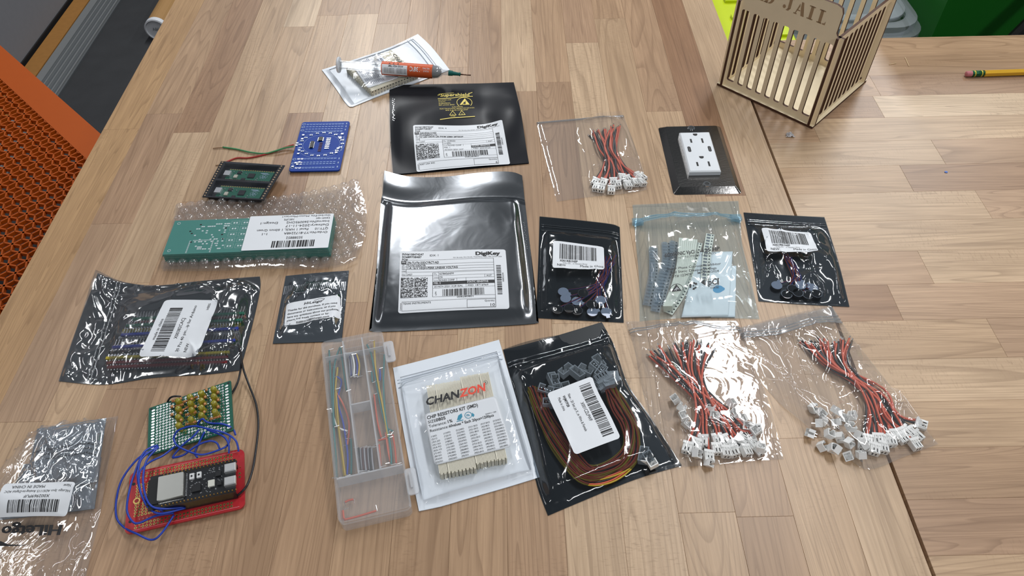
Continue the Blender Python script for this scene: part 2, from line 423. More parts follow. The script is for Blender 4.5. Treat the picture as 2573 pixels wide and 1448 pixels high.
# ------------------------------------------------------------------ room
def struct(name, b, mat): return tag(b.build(name, mat), kind='structure')
struct('floor', MB().box(-1.75, -1.5, -.1, 4, 4, 0), pm('dark floor', srgb(46, 47, 49), .6, var=.25, vscale=14, bump=.1, bscale=220))
struct('wall_left', MB().box(-1.85, -1.5, .02, -1.66, 4, 2.9), pm('grey wall', srgb(120, 120, 124), .7, var=.05))
struct('baseboard_left', MB().box(-1.85, -1.5, .0, -1.655, 4, .02), pm('black baseboard', srgb(22, 20, 20), .6))
# ------------------------------------------------------------------ bags, labels
def poly_at(P, t):
    """point at fraction t of the length of a polyline"""
    L = [(b-a).length for a, b in zip(P, P[1:])]; s = t * sum(L)
    for a, b, l in zip(P, P[1:], L):
        if s <= l or l is None: return a.lerp(b, s/l if l > 1e-9 else 0)
        s -= l
    return P[-1]
class Bag:
    """flat bag lying on the bench: a Coons patch between four outlines (photo pixels on the bench), u right, v down,
    with a height field for its upper film"""
    def __init__(s, top, bottom, left=(), right=(), h=None, edge=.05, base=.0008, z0=0.0):
        f = lambda q: [p.copy() for p in spline([U(a, b, z0) for a, b in q], 5)] if len(q) > 2 else [U(a, b, z0) for a, b in q]
        s.t = f(list(top)); s.b = f(list(bottom)); s.l = f([top[0], *left, bottom[0]]); s.r = f([top[-1], *right, bottom[-1]])
        s.hf = h or (lambda u, v: 0.0); s.edge = edge; s.base = base; s.z0 = z0
        s.fp = None
    def xy(s, u, v):
        T, B, L, R = poly_at(s.t, u), poly_at(s.b, u), poly_at(s.l, v), poly_at(s.r, v)
        c = s.t[0]*(1-u)*(1-v) + s.t[-1]*u*(1-v) + s.b[0]*(1-u)*v + s.b[-1]*u*v
        return T*(1-v) + B*v + L*(1-u) + R*u - c
    def ed(s, u, v):
        e = s.edge; return sm(u, 0, e)*sm(1-u, 0, e)*sm(v, 0, e)*sm(1-v, 0, e)
    def h(s, u, v): return s.base + s.hf(u, v)
    def S(s, u, v, off=0.0):
        p = s.xy(min(1, max(0, u)), min(1, max(0, v))); return Vector((p.x, p.y, TZ + s.z0 + s.h(u, v) + off))
    def inv(s, px, py):
        u = v = .5
        for _ in range(14):
            a = PJ(s.S(u, v)); d = 1e-3
            b = PJ(s.S(u+d if u < .9 else u-d, v)); c = PJ(s.S(u, v+d if v < .9 else v-d))
            du, dv = (d if u < .9 else -d), (d if v < .9 else -d)
            A, B_, C_, D = (b[0]-a[0])/du, (c[0]-a[0])/dv, (b[1]-a[1])/du, (c[1]-a[1])/dv
            ex, ey = px-a[0], py-a[1]; det = A*D - B_*C_
            if abs(det) < 1e-9: break
            u = min(1.0, max(0.0, u + .8*(ex*D - ey*B_)/det)); v = min(1.0, max(0.0, v + .8*(ey*A - ex*C_)/det))
        return u, v
    def film(s, parent, mat, name='film', nu=56, nv=72, under=True, back=None):
        m = MB()
        m.grid(lambda u, v: s.S(u, v), nu, nv)
        if under and back is None: m.grid(lambda u, v: (lambda p: Vector((p.x, p.y, TZ+s.z0+.0003)))(s.xy(u, v)), nu//4, nv//4)
        m.f = [q[::-1] for q in m.f]
        o = m.build(name, mat, parent, smooth=True, recalc=False)
        if back is not None:
            m = MB(); m.grid(lambda u, v: (lambda p: Vector((p.x, p.y, TZ+s.z0+.0003)))(s.xy(u, v)), nu//4, nv//4)
            m.build('back_sheet', back, parent, recalc=False)
        return o
    def strip(s, m, u0, v0, u1, v1, off=.0002, nu=24, nv=4):
        """a band on the film between two (u, v) corners"""
        m.grid(lambda a, b: s.S(lerp(u0, u1, a), lerp(v0, v1, b), off), nu, nv); return m
    def ridge(s, parent, mat, pts, r=.0007, name='zip_seal', off=.0003, n=30):
        """raised line following the film through (u, v) points"""
        P = []
        for i in range(n+1):
            t = i/n*(len(pts)-1); k = min(int(t), len(pts)-2); f = t-k
            P.append(s.S(lerp(pts[k][0], pts[k+1][0], f), lerp(pts[k][1], pts[k+1][1], f), off))
        return MB().tube(P, r, 6).build(name, mat, parent, smooth=True)
class Patch:
    """planar four-sided sheet at given heights"""
    def __init__(s, q, z=0.0, zs=None):
        zs = zs or [z]*4; s.P = [U(a, b, k) for (a, b), k in zip(q, zs)]
    def S(s, u, v, off=0.0):
        p = s.P[0]*(1-u)*(1-v) + s.P[1]*u*(1-v) + s.P[2]*u*v + s.P[3]*(1-u)*v
        return p + Vector((0, 0, off))
    inv = None
class Label:
    """sticker or card with corners at four photo pixels (its own reading order), W x H units, following the surface below"""
    def __init__(s, surf, q, W, H, off=.00025, r=3.0):
        s.surf = surf; s.W = W; s.H = H; s.off = off; s.r = r
        s.uv = [surf.inv(*p) for p in q] if surf.inv else [(0, 0), (1, 0), (1, 1), (0, 1)]
    def T(s, x, y, off=0.0):
        a, b = x/s.W, y/s.H; q = s.uv
        u = lerp(lerp(q[0][0], q[1][0], a), lerp(q[3][0], q[2][0], a), b); v = lerp(lerp(q[0][1], q[1][1], a), lerp(q[3][1], q[2][1], a), b)
        return s.surf.S(u, v, s.off + off)
    def pr(s, off=.00022): return Print(lambda x, y: s.T(x, y, off))
    def build(s, parent, mat, name='label', label=None, th=0.0):
        r = s.r; W, H = s.W, s.H; out = []
        for a, b in zip(*(lambda P: (P, P[1:]+P[:1]))(rrect(0, 0, W, H, r, 4))):
            L = math.hypot(b[0]-a[0], b[1]-a[1]); k = max(1, int(L/(W/22)))
            out += [(lerp(a[0], b[0], i/k), lerp(a[1], b[1], i/k)) for i in range(k)]
        n = len(out); m = MB(); vs = [s.T(W/2, H/2)]; fs = []; R = 14
        for k in range(1, R+1):
            vs += [s.T(W/2+(x-W/2)*k/R, H/2+(y-H/2)*k/R) for x, y in out]
        fs += [(0, 1+i, 1+(i+1) % n) for i in range(n)]
        for k in range(R-1):
            o = 1+k*n; fs += [(o+i, o+n+i, o+n+(i+1) % n, o+(i+1) % n) for i in range(n)]
        if th:
            o = 1+(R-1)*n; b0 = len(vs); vs += [s.T(x, y, -th) for x, y in out]
            fs += [(o+i, b0+i, b0+(i+1) % n, o+(i+1) % n) for i in range(n)]
        m.add(vs, fs); return m.build(name, mat, parent, smooth=True, recalc=False, label=label)
def wrinkle(seed, amp, f1=5.0, f2=13.0, pw=4):
    def w(u, v):
        a = max(0, ridge(u*f1+nz(u*3, v*3, seed)*.8, v*f1, seed))**pw; b = max(0, ridge(u*f2, v*f2, seed+9))**pw
        return amp*(a + .35*b)
    return w
def bump(u, v, cu, cv, ru, rv, p=3.0):
    d = (abs((u-cu)/ru)**p + abs((v-cv)/rv)**p)**(1/p); return 1 - sm(d, .62, 1.25)
PAPER = pm('white label paper', srgb(226, 229, 233), .42, spec=.45)
SILVER = film('metallised silver film', (.02, .02, .02), refl=.80, rough=.20, haze=.0, hcol=(.05, .05, .05), bump=.12, bscale=30, gcol=(.36, .375, .395))
BLACKBAG = film('black shielding film', (.012, .012, .014), refl=.004, rough=.34, haze=.9, hcol=(.020, .021, .025), bump=.05, bscale=30, boost=.28)
ANTI = film('dark static shielding film', (.78, .80, .83), refl=.22, rough=.12, bump=.16, bscale=38, boost=.9, haze=.03, hcol=(.3, .32, .36))
ANTID = film('smoky static shielding film', (.48, .52, .56), refl=.025, rough=.10, bump=.25, bscale=45, boost=.9, haze=.04, hcol=(.10, .11, .12))
CLEAR = film('clear polythene film', (.985, .983, .98), refl=.004, rough=.035, haze=.045, hcol=(.9, .9, .92), bump=.42, bscale=34, boost=1.3)
BLUEF = film('pale blue film', (.915, .955, .97), refl=.006, rough=.08, haze=.075, hcol=(.58, .76, .86), bump=.35, bscale=30, boost=.7)
CZF = film('clear pouch front film', (.985, .987, .99), refl=.0, rough=.06, haze=.015, hcol=(.85, .87, .9), bump=.5, bscale=50, boost=.6)
ZIP = film('zip seal', (.72, .74, .76), refl=.06, rough=.12, haze=.28, hcol=(.72, .74, .76), bump=0, bscale=40)
WHITEPE = pm('white pouch plastic', srgb(224, 230, 237), .32, spec=.5)
ANTIB = pm('dark metallised back film', (.05, .055, .06), .3, .3)
SMOKB = pm('black smoky back film', (.016, .02, .023), .35)
WINK = pm('white ink', (.75, .76, .78), .6)
# ------------------------------------------------------------------ silver bag with the bigger shipping label
def ti_h():
    wr = wrinkle(3.3, .0012, 2.4, 6.0, 4)
    def f(u, v):
        e = sm(u, .045, .10)*sm(1-u, .05, .11)*sm(v, .20, .24)*sm(1-v, .02, .09)
        h = e*(.0035 + .0028*bump(u, v, .52, .60, .46, .42, 2.2))
        h += e*wr(u*1.3, v)*(.12 + .88*sm(abs(u-.5), .3, .45))*(1 - bump(u, v, .51, .73, .34, .22))
        h += .0028*sm(1-v, .80, .93)*(.5+.5*sin(u*8.0+.6))*sm(1-v, .79, .80+.03) + .0018*sm(u, 0, .02)*bump(u, v, .5, .205, .6, .016)
        return h
    return f
g = Bag([(967, 434), (1005, 446), (1049, 450.5), (1117, 446), (1180, 439), (1242, 437), (1288, 439), (1312, 447)],
        [(934, 826), (965, 835), (1318, 817), (1348, 808.5)], [(962, 487), (957, 516), (946, 684)], [(1316, 484), (1326, 569), (1340, 700)], ti_h())
t = thing('static_shielding_bag', g.S(.5, .5) - Vector((0, 0, g.h(.5, .5))), 'large grey silver static shielding bag with white shipping label, IDX 1', 'bag', 'static shielding bags')
g.film(t, SILVER, nu=90, nv=100)
def digikey(g, t, q, idx, pn, mpn, desc, date, lot, coo, rohs, msl, seal, mid, maker, qty, full, seed):
    L = Label(g, q, 100, 77, r=2.4); lb = L.build(t, PAPER)
    p = L.pr(); X = p.text
    X('INV#108474247', 2, 5.6, 2.6, 20.5, 1); X('SO#89708487', 2, 9.2, 2.6, 18.5, 1); X('PO#', 2, 12.8, 2.6, 5.5, 1)
    X('IDX: ' + idx, 28, 7.2, 2.6, 9)
    [X('DigiKey', 71+.25*k_, 7.6, 4.6, 23, 1) for k_ in range(3)]; 
    X('701 Brooks Ave South, Thief River Falls, MN 56701 USA', 50, 10.6, 1.3, 46)
    for y in (12.0, 17.6, 21.0, 24.4, 27.8): p.rect(7 if y < 13 else 2, y, 88, y+.25, 10)
    p.rect(87.8, 12, 88.1, 74.5, 1, 8); p.rect(6.2, 17.6, 6.45, 32.5, 1, 3)
    p.rect(1.4, 13.4, 6.2, 17.5); X(pn, 7, 17.0, 3.0, len(pn)*1.42, 1)
    X('Mfg', 2.2, 19.4, 1.1); X('Pn', 2.2, 20.8, 1.0); X(mpn, 7, 20.6, 2.4, len(mpn)*1.45, 1)
    X('Part', 2.2, 22.8, 1.1); X('Desc', 2.2, 24.2, 1.0); X(desc, 7, 24.0, 2.6, len(desc)*1.48, 1)
    X('CREF', 2, 27.4, 1.3); X('Date', 2.2, 31.0, 1.1); X('Code', 2.2, 32.4, 1.0); X(date, 7, 32.2, 2.3, 5)
    p.rect(2, 32.7, 31, 32.95, 4)
    p.rect(30.8, 29, 31.1, 60, 1, 6); p.rect(36.4, 29, 36.6, 41, 1, 2)
    for y in (29.0, 33.2, 37.2): p.rect(31, y, 88, y+.22, 8)
    X('Lot', 31.8, 30.8, 1.1); X('Code', 31.8, 32.2, 1.0); X(lot, 37, 32.2, 2.4, len(lot)*1.35); X('COO', 31.8, 36.4, 1.4); X(coo, 37, 36.5, 2.4, 3)
    X('XGT', 80.5, 36.5, 2.3, 5); p.rect(79, 33.2, 79.2, 37.3); X('RoHS', 31.8, 40.4, 1.3, 4); X(rohs, 37, 40.6, 2.4, 14)
    p.rect(53, 37.2, 53.2, 41); p.rect(61.5, 37.2, 61.7, 49)
    w = Print(lambda x, y: L.T(x, y, .00035)); w.text('PN', 2.2, 16.5, 2.2, 3.2, 1)
    if full: p.rect(31, 41.2, 88, 45.2, 8); w.text(msl, 31.8, 44.3, 2.3, 6.5, 1)
    else: p.rect(61.5, 41.0, 88, 45.2, 4); X(msl, 31.8, 44.3, 2.2, 7)
    w.text('STATIC SENSITIVE', 62.5, 44.2, 2.4, 19.5, 1)
    p.rect(31, 49.2, 88, 49.4, 8); X(seal, 32.2, 48.4, 2.2, len(seal)*1.2); X('MID ' + mid, 63, 48.4, 2.2, 19)
    X('cLPN', 34.5, 58.5, 1.5, 5, rot=-90); p.bars(40, 51, 79, 59.5, seed); X('008280801', 53, 62.2, 2.3, 15.5)
    p.bars(90, 22, 94.4, 60, seed+5, vert=True, dens=.9); X('008056200', 96.5, 44, 1.4, 12, rot=-90)
    for bx, by in (((1.6, 35), (14.2, 35), (1.6, 47.8), (14.2, 47.8)) if full else ((1.6, 35), (14.2, 35))):
        hh = 12 if full else 24.5
        p.rect(bx, by, bx+.4, by+hh, 1, 3); p.rect(bx, by+hh-.4, bx+12, by+hh, 3)
        R = random.Random(seed+int(bx+by)); n = 24; m_ = 24 if full else 48
        for j in range(m_):
            i = 0
            while i < n:
                if R.random() < .5: p.rect(bx+12*i/n, by+hh*j/m_, bx+12*min(n, i+1+(R.random() < .4))/n, by+hh*(j+1)/m_)
                i += 2 if R.random() < .3 else 1
    p.frame(3.2, 64.2, 88, 75, .25, 10); X('Customer', 2.6, 74.5, 1.3, 9, rot=-90); X(maker, 4, 67.6, 2.2, len(maker)*1.5)
    p.frame(62, 65.2, 88, 74.8, .25, 5); X('Quantity', 87, 68.2, 1.9, 9, align='r'); X(qty, 87.2, 73.9, 3.4, None, 0, align='r')
    p.rect(31, 60, 88, 60.25, 6)
    p.build(lb, BLACK); w.build(lb, WINK, 'white_print'); return lb
digikey(g, t, [(1005.5, 631.5), (1270, 627.5), (1280, 777), (1000.5, 788.5)], '1', '296-TLV76133DCYRCT-ND', 'TLV76133DCYR', '1-A 16-V HIGH-PSRR LINEAR VOLTAG', '2427', '4278456NFM', 'CN',
        'ROHS3 COMP', 'MSL 2', '25-NOV-2024 14:28 SEAL', '18716969', 'TEXAS INSTRUMENTS', '10', True, 11)
# embossed marks along the right seam
m_ = MB()
R = random.Random(5)
for k in range(16): p_ = g.S(.955+.008*R.random(), .36+.012*k, .0003); m_.box(p_.x-.0004, p_.y-.0003, p_.z-.0003, p_.x+.0004, p_.y+.0003, p_.z)
m_.build('embossed_code', pm('bright foil', (.75, .77, .8), .25, 1.0), t)

# ------------------------------------------------------------------ black bag with yellow print
def ss_h(u, v):
    e = sm(v, 0, .1)
    return .0010 + .009*sm(u, .70, 1.0)*sm(1-abs(v-.45), .45, 1.0) + .004*bump(u, v, .5, .60, .5, .40, 2)*sm(u, 0, .08) + .0012*nz(u*3.2, v*2.6, 4.4)*e*sm(u, 0, .1) + .0022*sin(u*7.5+.4)*sm(v, .25, .5)*(1-sm(v, .62, .9))*.55
g = Bag([(979, 217), (1130, 214), (1291, 211.5)], [(988.5, 440), (1010, 440), (1150, 428), (1329, 412)], [(982, 352)], [(1305, 285)], ss_h)
t = thing('static_shielding_bag', U(1150, 320), 'matt black static shielding bag with yellow print and white shipping label, IDX 4', 'bag', 'static shielding bags')
g.film(t, BLACKBAG, nu=60, nv=60)
digikey(g, t, [(1038, 315), (1261.5, 301), (1282, 413), (1047.5, 436)], '4', '568-8366-5-ND', 'PCA9685PW,112', 'IC LED DRVR LIN PWM 25MA 28TSSOP', '2337', 'C3R353', 'PH',
        'ROHS3 COMP', 'MSL 1', '25-NOV-2024 14:27', '2034324', 'NXP USA INC', '6', False, 23)
YEL = pm('yellow ink', srgb(236, 214, 110), .5)
L = Label(g, [(1099, 229), (1188, 227), (1196, 299), (1104, 302)], 100, 78); p = L.pr(.0001); X = p.text
X('Supershield', 7, 16, 8.5, 82, 1, slant=.12); p.line([(3, 8.4), (46, 6.6)], .8); p.line([(0, 11.5), (7, 10)], 1.6); p.line([(89, 9), (98, 6)], 1.6)
p.line([(0, 21.6), (40, 21.6), (62, 18.8), (98, 17.2)], 1.7)
for k, s_ in enumerate(('DY3700-628', 'STATIC', 'SHIELDING', 'ZIP LOCK BAG')): X(s_, 1, 28 + 4.9*k, 3.0, (36, 20, 33, 44)[k])
arc = [(73+21*cos(a*pi/180), 35.5-15*sin(a*pi/180)) for a in range(-40, 221, 13)]; p.line(arc, 1.5)
p.poly([(75, 23), (87, 42.5), (59, 42.5)])
X('CAUTION', 52, 48.6, 2.8, 30, align='c'); X('ELECTROSTATIC SENSITIVE DEVICES', 51, 52.4, 2.5, 96, align='c'); X('BAG IS RoHS COMPLIANT', 50, 56.2, 2.5, 62, align='c')
for cx in (38, 63): p.line([(cx, 56.5), (cx+9, 66.5), (cx-9, 66.5), (cx, 56.5)], 1.2); X('6' if cx < 50 else '14', cx, 65.6, 3, align='c')
X('OTHER', 38, 70, 2.0, 13, align='c'); p.line([(2, 77), (32, 73), (98, 72.2)], 1.7)
p.build(t, YEL, 'yellow_print')
BLK2 = pm('black ink on yellow', (.01, .01, .012), .6)
p = L.pr(.0002); p.poly([(71, 35), (75, 34), (77, 38), (74, 41), (70, 40)]); p.line([(66, 42.5), (78, 31)], 1.2); p.build(t, BLK2, 'hand_symbol')
m_ = MB(); R = random.Random(8)
for k in range(26): p_ = g.S(.022+.016*R.random(), .17+.28*k/26, .0002); m_.box(p_.x-.0004, p_.y-.0003, p_.z-.0003, p_.x+.0003, p_.y+.0003, p_.z)
m_.build('embossed_code', MT['bright foil'] if 'bright foil' in MT else PAPER, t)

# ------------------------------------------------------------------ small silver bag with the thank-you sticker
def hl_h():
    wr = wrinkle(7.1, .0020, 2.6, 7.0, 5)
    def f(u, v):
        e = sm(u, .03, .14)*sm(1-u, .03, .14)*sm(v, .05, .3)*sm(1-v, .02, .2)
        return e*(.0045*bump(u, v, .5, .62, .5, .45, 2) + wr(u, v)*(1-.8*bump(u, v, .5, .55, .45, .2)))
    return f
g = Bag([(718.6, 695), (800, 687), (877, 681.6)], [(686, 865), (770, 862), (859, 859)], (), (), hl_h())
t = thing('static_shielding_bag', U(785, 775), 'small shiny silver bag with a thank-you sticker, above the jumper wire box', 'bag', 'static shielding bags')
SIL2 = film('bright silver film', (.03, .03, .03), refl=.70, rough=.10, haze=.3, hcol=(.03, .03, .035), bump=.3, bscale=60, gcol=(.74, .78, .83))
g.film(t, SIL2, nu=60, nv=70)
m_ = MB()
for k in range(34):   # crimped heat seal across the top
    g.strip(m_, .02+.0285*k, .17, .02+.0285*k+.012, .30, .0004, 1, 4)
m_.build('crimped_seal', pm('crimped foil', (.62, .64, .67), .28, 1.0), t, recalc=False)
L = Label(g, [(720, 766), (855, 746), (856.5, 803), (714, 821)], 100, 60, r=5); lb = L.build(t, PAPER); p = L.pr(); X = p.text
X('HiLetgo', 33, 12.5, 6.0, 34, 1, slant=.25); p.line([(52, 5.5), (62, 3.2), (72, 5.2), (67, 10)], .8)
for k, s_ in enumerate(('Thanks for the purchase. If you need', 'documents or instructions, or if you', 'have any questions about our products,', 'please feel freely contact us by:')):
    X(s_, 4, 22.5 + 8.6*k, 4.2, (91, 88, 94, 76)[k], 1)
X('support@hiletgo.com', 21, 56.5, 4.4, 60, 1); p.rect(21, 57.6, 81, 58.2, 4)
p.build(lb, BLACK)
# ------------------------------------------------------------------ small electronic parts
NYLON = pm('white nylon', srgb(242, 242, 240), .4)
REDW = pm('red wire insulation', srgb(206, 90, 62), .38); BLKW = pm('black wire insulation', srgb(26, 26, 30), .35)
YELW = pm('yellow wire insulation', srgb(190, 160, 40), .4); GRNW = pm('green wire insulation', srgb(70, 140, 92), .4)
BLUW = pm('blue wire insulation', srgb(28, 62, 168), .38); TEALW = pm('teal wire insulation', srgb(40, 122, 122), .45); ORGW = pm('orange wire insulation', srgb(214, 108, 82), .45)
GRYW = pm('grey wire insulation', srgb(150, 150, 156), .45)
TIN = pm('tinned metal', (.78, .78, .78), .22, 1.0); GOLD = pm('gold plating', srgb(232, 200, 120), .3, .9)
STEEL = pm('bright steel', (.86, .86, .86), .34, .85)
# plug housing: long axis x (wires leave at -x), 2 slots in the top
def plug_mesh(n=2):
    w = .0026*n + .0022; b = MB()
    b.cbox(-.0045, -w/2, 0, .0045, w/2, .0050, .0004); b.box(-.0045, -w/2-.0005, .0046, -.0022, w/2+.0005, .0056)
    for k in range(n): y = (k-(n-1)/2)*.0025; b.box(-.0022, y-.0011, .0050, .0042, y-.0005, .0056); b.box(-.0022, y+.0005, .0050, .0042, y+.0011, .0056)
    me = b.mesh('housing'); me.materials.append(NYLON); return me
def slot_mesh(n=2):
    b = MB()
    for k in range(n): y = (k-(n-1)/2)*.0025; b.box(.0004, y-.0005, .0050, .0034, y+.0005, .00512); b.box(.0045, y-.0006, .0012, .00456, y+.0006, .0036)
    me = b.mesh('contact_slots'); me.materials.append(pm('dark slot', (.03, .03, .03), .7)); return me
def shell_mesh(n=2):
    w = .0026*n + .0024; b = MB(); t = .0007
    b.box(-.0035, -w/2, 0, .0035, w/2, .0010); b.box(-.0035, -w/2, .001, -.0035+t, w/2, .0062); b.box(-.0035+t, -w/2, .001, .0035, -w/2+t, .0062); b.box(-.0035+t, w/2-t, .001, .0035, w/2, .0062)
    b.box(.0035-t, -w/2+t, .001, .0035, -.0010, .0062); b.box(.0035-t, .0010, .001, .0035, w/2-t, .0062)
    me = b.mesh('shell'); me.materials.append(NYLON); return me
def pins_mesh(n=2):
    b = MB()
    for k in range(n): y = (k-(n-1)/2)*.0025; b.box(-.0003, y-.0003, -.0034, .0003, y+.0003, .0050)
    me = b.mesh('pins'); me.materials.append(TIN); return me
PLUG = {2: plug_mesh(2), 4: plug_mesh(4)}; SLOT = {2: slot_mesh(2), 4: slot_mesh(4)}; SHELL = {2: shell_mesh(2), 4: shell_mesh(4)}; PINS = {2: pins_mesh(2), 4: pins_mesh(4)}
def put_plug(parent, p, ang, n=2, roll=0.0, tilt=0.0):
    o = inst(PLUG[n], 'housing', parent, Vector(p) - origin(parent), (roll, tilt, ang)); inst(SLOT[n], 'contact_slots', o)['kind'] = 'stuff'; return o
def header_shell(px, py, z, rot, label, group, n=2):
    t = thing('connector_shell', U(px, py, z), label, 'connector', group)
    a = inst(SHELL[n], 'shell', t, (0, 0, 0), rot); p = inst(PINS[n], 'pins', t, (0, 0, 0), rot); p['kind'] = 'stuff'
    if n == 2: a.scale = p.scale = (.86, .86, .86)
    return t
def two_wire_cable(tip, ways, plug, label, group, rnd, r=.00095):
    """tip, way points and plug as (px, py, z): a red and a black wire side by side with a white plug"""
    P = [U(*q) for q in (tip, *ways, plug)]
    e = P[-1]; d = (P[-1]-P[-2]); d.z *= .3; d.normalize(); s = Vector((-d.y, d.x, 0))
    t = thing('connector_cable', (e.x, e.y, TZ + max(.0002, e.z-TZ-.002)), label, 'cable', group)
    c = e + d*.004; put_plug(t, (c.x, c.y, max(TZ+.0012, e.z-.0025)), math.atan2(d.y, d.x), 2, rnd.choice((0, 0, pi, pi/2*.9, .3))if 0 else rnd.uniform(-.35, .35))
    sg = rnd.choice((-1, 1)); cross = rnd.random() < .5
    for col, k in ((REDW, 1), (BLKW, -1)):
        Q = []
        for i, q in enumerate(P):
            f = i/(len(P)-1); w = .00105*k*sg*(1 if (not cross or f > .5) else -1)
            n_ = P[min(i+1, len(P)-1)] - P[max(i-1, 0)]; n_ = Vector((-n_.y, n_.x, 0)).normalized()
            j = Vector((rnd.uniform(-1, 1), rnd.uniform(-1, 1), 0))*(.0022 if 0 < i < len(P)-1 else (.0025 if i == 0 else 0))
            Q.append(q + n_*w + j + Vector((0, 0, .0006*k)))
        S = spline(Q, 6)
        o = MB().tube(S, r, 7).build('red_wire' if col is REDW else 'black_wire', col, t, smooth=True)
        a = S[0] + (S[0]-S[1]).normalized()*.003
        MB().tube([S[0], a], r*.5, 5).build('bare_end', TIN, o)
    return t
# coin vibration motor
def motor(px, py, z, face, ang, label, group, wires=None, tilt=(0, 0)):
    t = thing('vibration_motor', U(px, py, z), label, 'motor', group); t.rotation_euler = (tilt[0], tilt[1], ang)
    o0 = origin(t); F = lambda x, y, zz=0: Vector((x, y, zz)) + o0
    b = MB(F).cyl(0, 0, 0, .0026, .0050, 26)
    auto(b.build('can', pm('motor rim steel', (.22, .22, .23), .3, 1.0) if face == 'm' else pm('motor steel', (.3, .3, .31), .35, 1.0), t), 40)
    if face == 's':
        q = [(.0049*cos(a), .0049*sin(a)) for a in [radians(20+k*(320/24)) for k in range(25)]] + [(.0070, -.0017), (.0070, .0017)]
        MB(F).prism(q, .0026, .0029).build('adhesive_pad', pm('pale blue backing paper', srgb(214, 222, 240), .5), t)
    else:
        MB(F).cyl(0, 0, .0026, .0028, .0044, 24).build('dark_face', pm('motor black foam', (.006, .006, .006), .6), t)
    if wires:
        for k, (col, nm) in enumerate(((REDW, 'red_wire'), (pm('blue motor wire', srgb(46, 52, 150), .4), 'blue_wire'))):
            P = [U(a + 3*k, b_, c) for a, b_, c in wires]
            M_ = t.matrix_basis.inverted() if False else None
            m = MB().tube(spline(P, 5), .00042, 5); me = m.mesh(nm, Vector((0, 0, 0)), True); me.materials.append(col)
            o = bpy.data.objects.new(nm, me); COL.objects.link(o); o.parent = t
            o.matrix_parent_inverse = (Matrix.Translation(t.location) @ t.rotation_euler.to_matrix().to_4x4()).inverted()
    return t
# strip of 40 header pins between two points at height z
def pin_strip(a, b, z, mat, label, lie='up', za=None):
    A, B = U(a[0], a[1], z), U(b[0], b[1], z if za is None else za); d = B - A; L = d.length; d.normalize(); n = Vector((-d.y, d.x, 0)); k = Vector((0, 0, 1))
    t = thing('pin_header_strip', (A+B)/2 - Vector((0, 0, .001)), label, 'pin header', 'pin header strips in the silver bag')
    F = lambda x, y, zz: A + d*x + n*y + k*zz
    N = 40; s = L/N; m = MB(F)
    for i in range(N): m.box(i*s+.00012, -.00125, 0, (i+1)*s-.00012, .00125, .0022); 
    m.box(0, -.0010, .0003, L, .0010, .0019); o = m.build('plastic_body', mat, t); o['kind'] = 'stuff'
    m = MB(F)
    for i in range(N): m.box((i+.5)*s-.00032, -.0030 if lie == 'flat' else -.0005, .0007, (i+.5)*s+.00032, .0085 if lie == 'flat' else .0005, .0013 if lie == 'flat' else .0075)
    o = m.build('pins', TIN, t); o['kind'] = 'stuff'; return t
# ------------------------------------------------------------------ silver see-through bag of pin headers
def hd_h():
    wr = wrinkle(2.2, .0055, 3.4, 9.0, 5)
    def f(u, v):
        e = sm(u, .20, .30)*sm(1-u, .015, .09)*sm(v, .0, .14)*sm(1-v, .0, .13)
        h = e*(.0125*bump(u, v, .63, .56, .42, .46, 3))
        h += wr(u*1.6+nz(u*2, v*2, 5)*.3, v*1.1)*sm(u, .0, .06)*sm(1-u, 0, .05)*sm(v, 0, .06)*sm(1-v, 0, .05)*(1-.85*bump(u, v, .60, .52, .22, .40))*(.4 + .6*sm(abs(v-.5), .2, .42))
        h += .004*sm(1-u, .8, 1.0)*sm(1-v, .55, 1.0)
        return h
    return f
g = Bag([(246, 687), (311, 710), (393, 719), (487, 709), (570, 702), (653, 696)], [(148, 959), (264, 968), (382, 951), (522, 942), (602, 932)], [(198, 813)], [(654, 730), (633, 824), (609, 913)], hd_h(), base=.001)
t = thing('static_shielding_bag', U(410, 820), 'crinkled silver see-through bag full of coloured pin header strips', 'bag', 'static shielding bags')
g.film(t, ANTI, nu=110, nv=84, back=ANTIB)
for k, uu in enumerate((.165, .185)): g.ridge(t, ZIP, [(uu, .02), (uu+.004, .5), (uu, .98)], .0005, off=0)
L = Label(g, [(349, 898), (414.5, 755), (549.5, 754), (497, 896)], 65, 50, r=3); lb = L.build(t, PAPER); p = L.pr(); X = p.text
X('made in china', 18, 7.2, 2.6, 24); p.bars(5, 8.5, 55, 20, 31); X('X00382CACJ', 19, 26.2, 3.0, 24); X('30 Pcs 40 pin....ip for Arduino', 4, 32, 2.6, 54); X('NEW', 4, 39, 2.6, 9.5); X('H005', 53, 44, 2.3, 8)
p.build(lb, BLACK)
PG = pm('green header plastic', srgb(10, 92, 70), .4); PB = pm('blue header plastic', srgb(22, 48, 150), .4); PK = pm('black header plastic', srgb(16, 16, 18), .4)
PY = pm('yellow header plastic', srgb(176, 160, 40), .4); PR = pm('red header plastic', srgb(120, 20, 26), .4); PW_ = pm('white header plastic', srgb(190, 192, 196), .4)
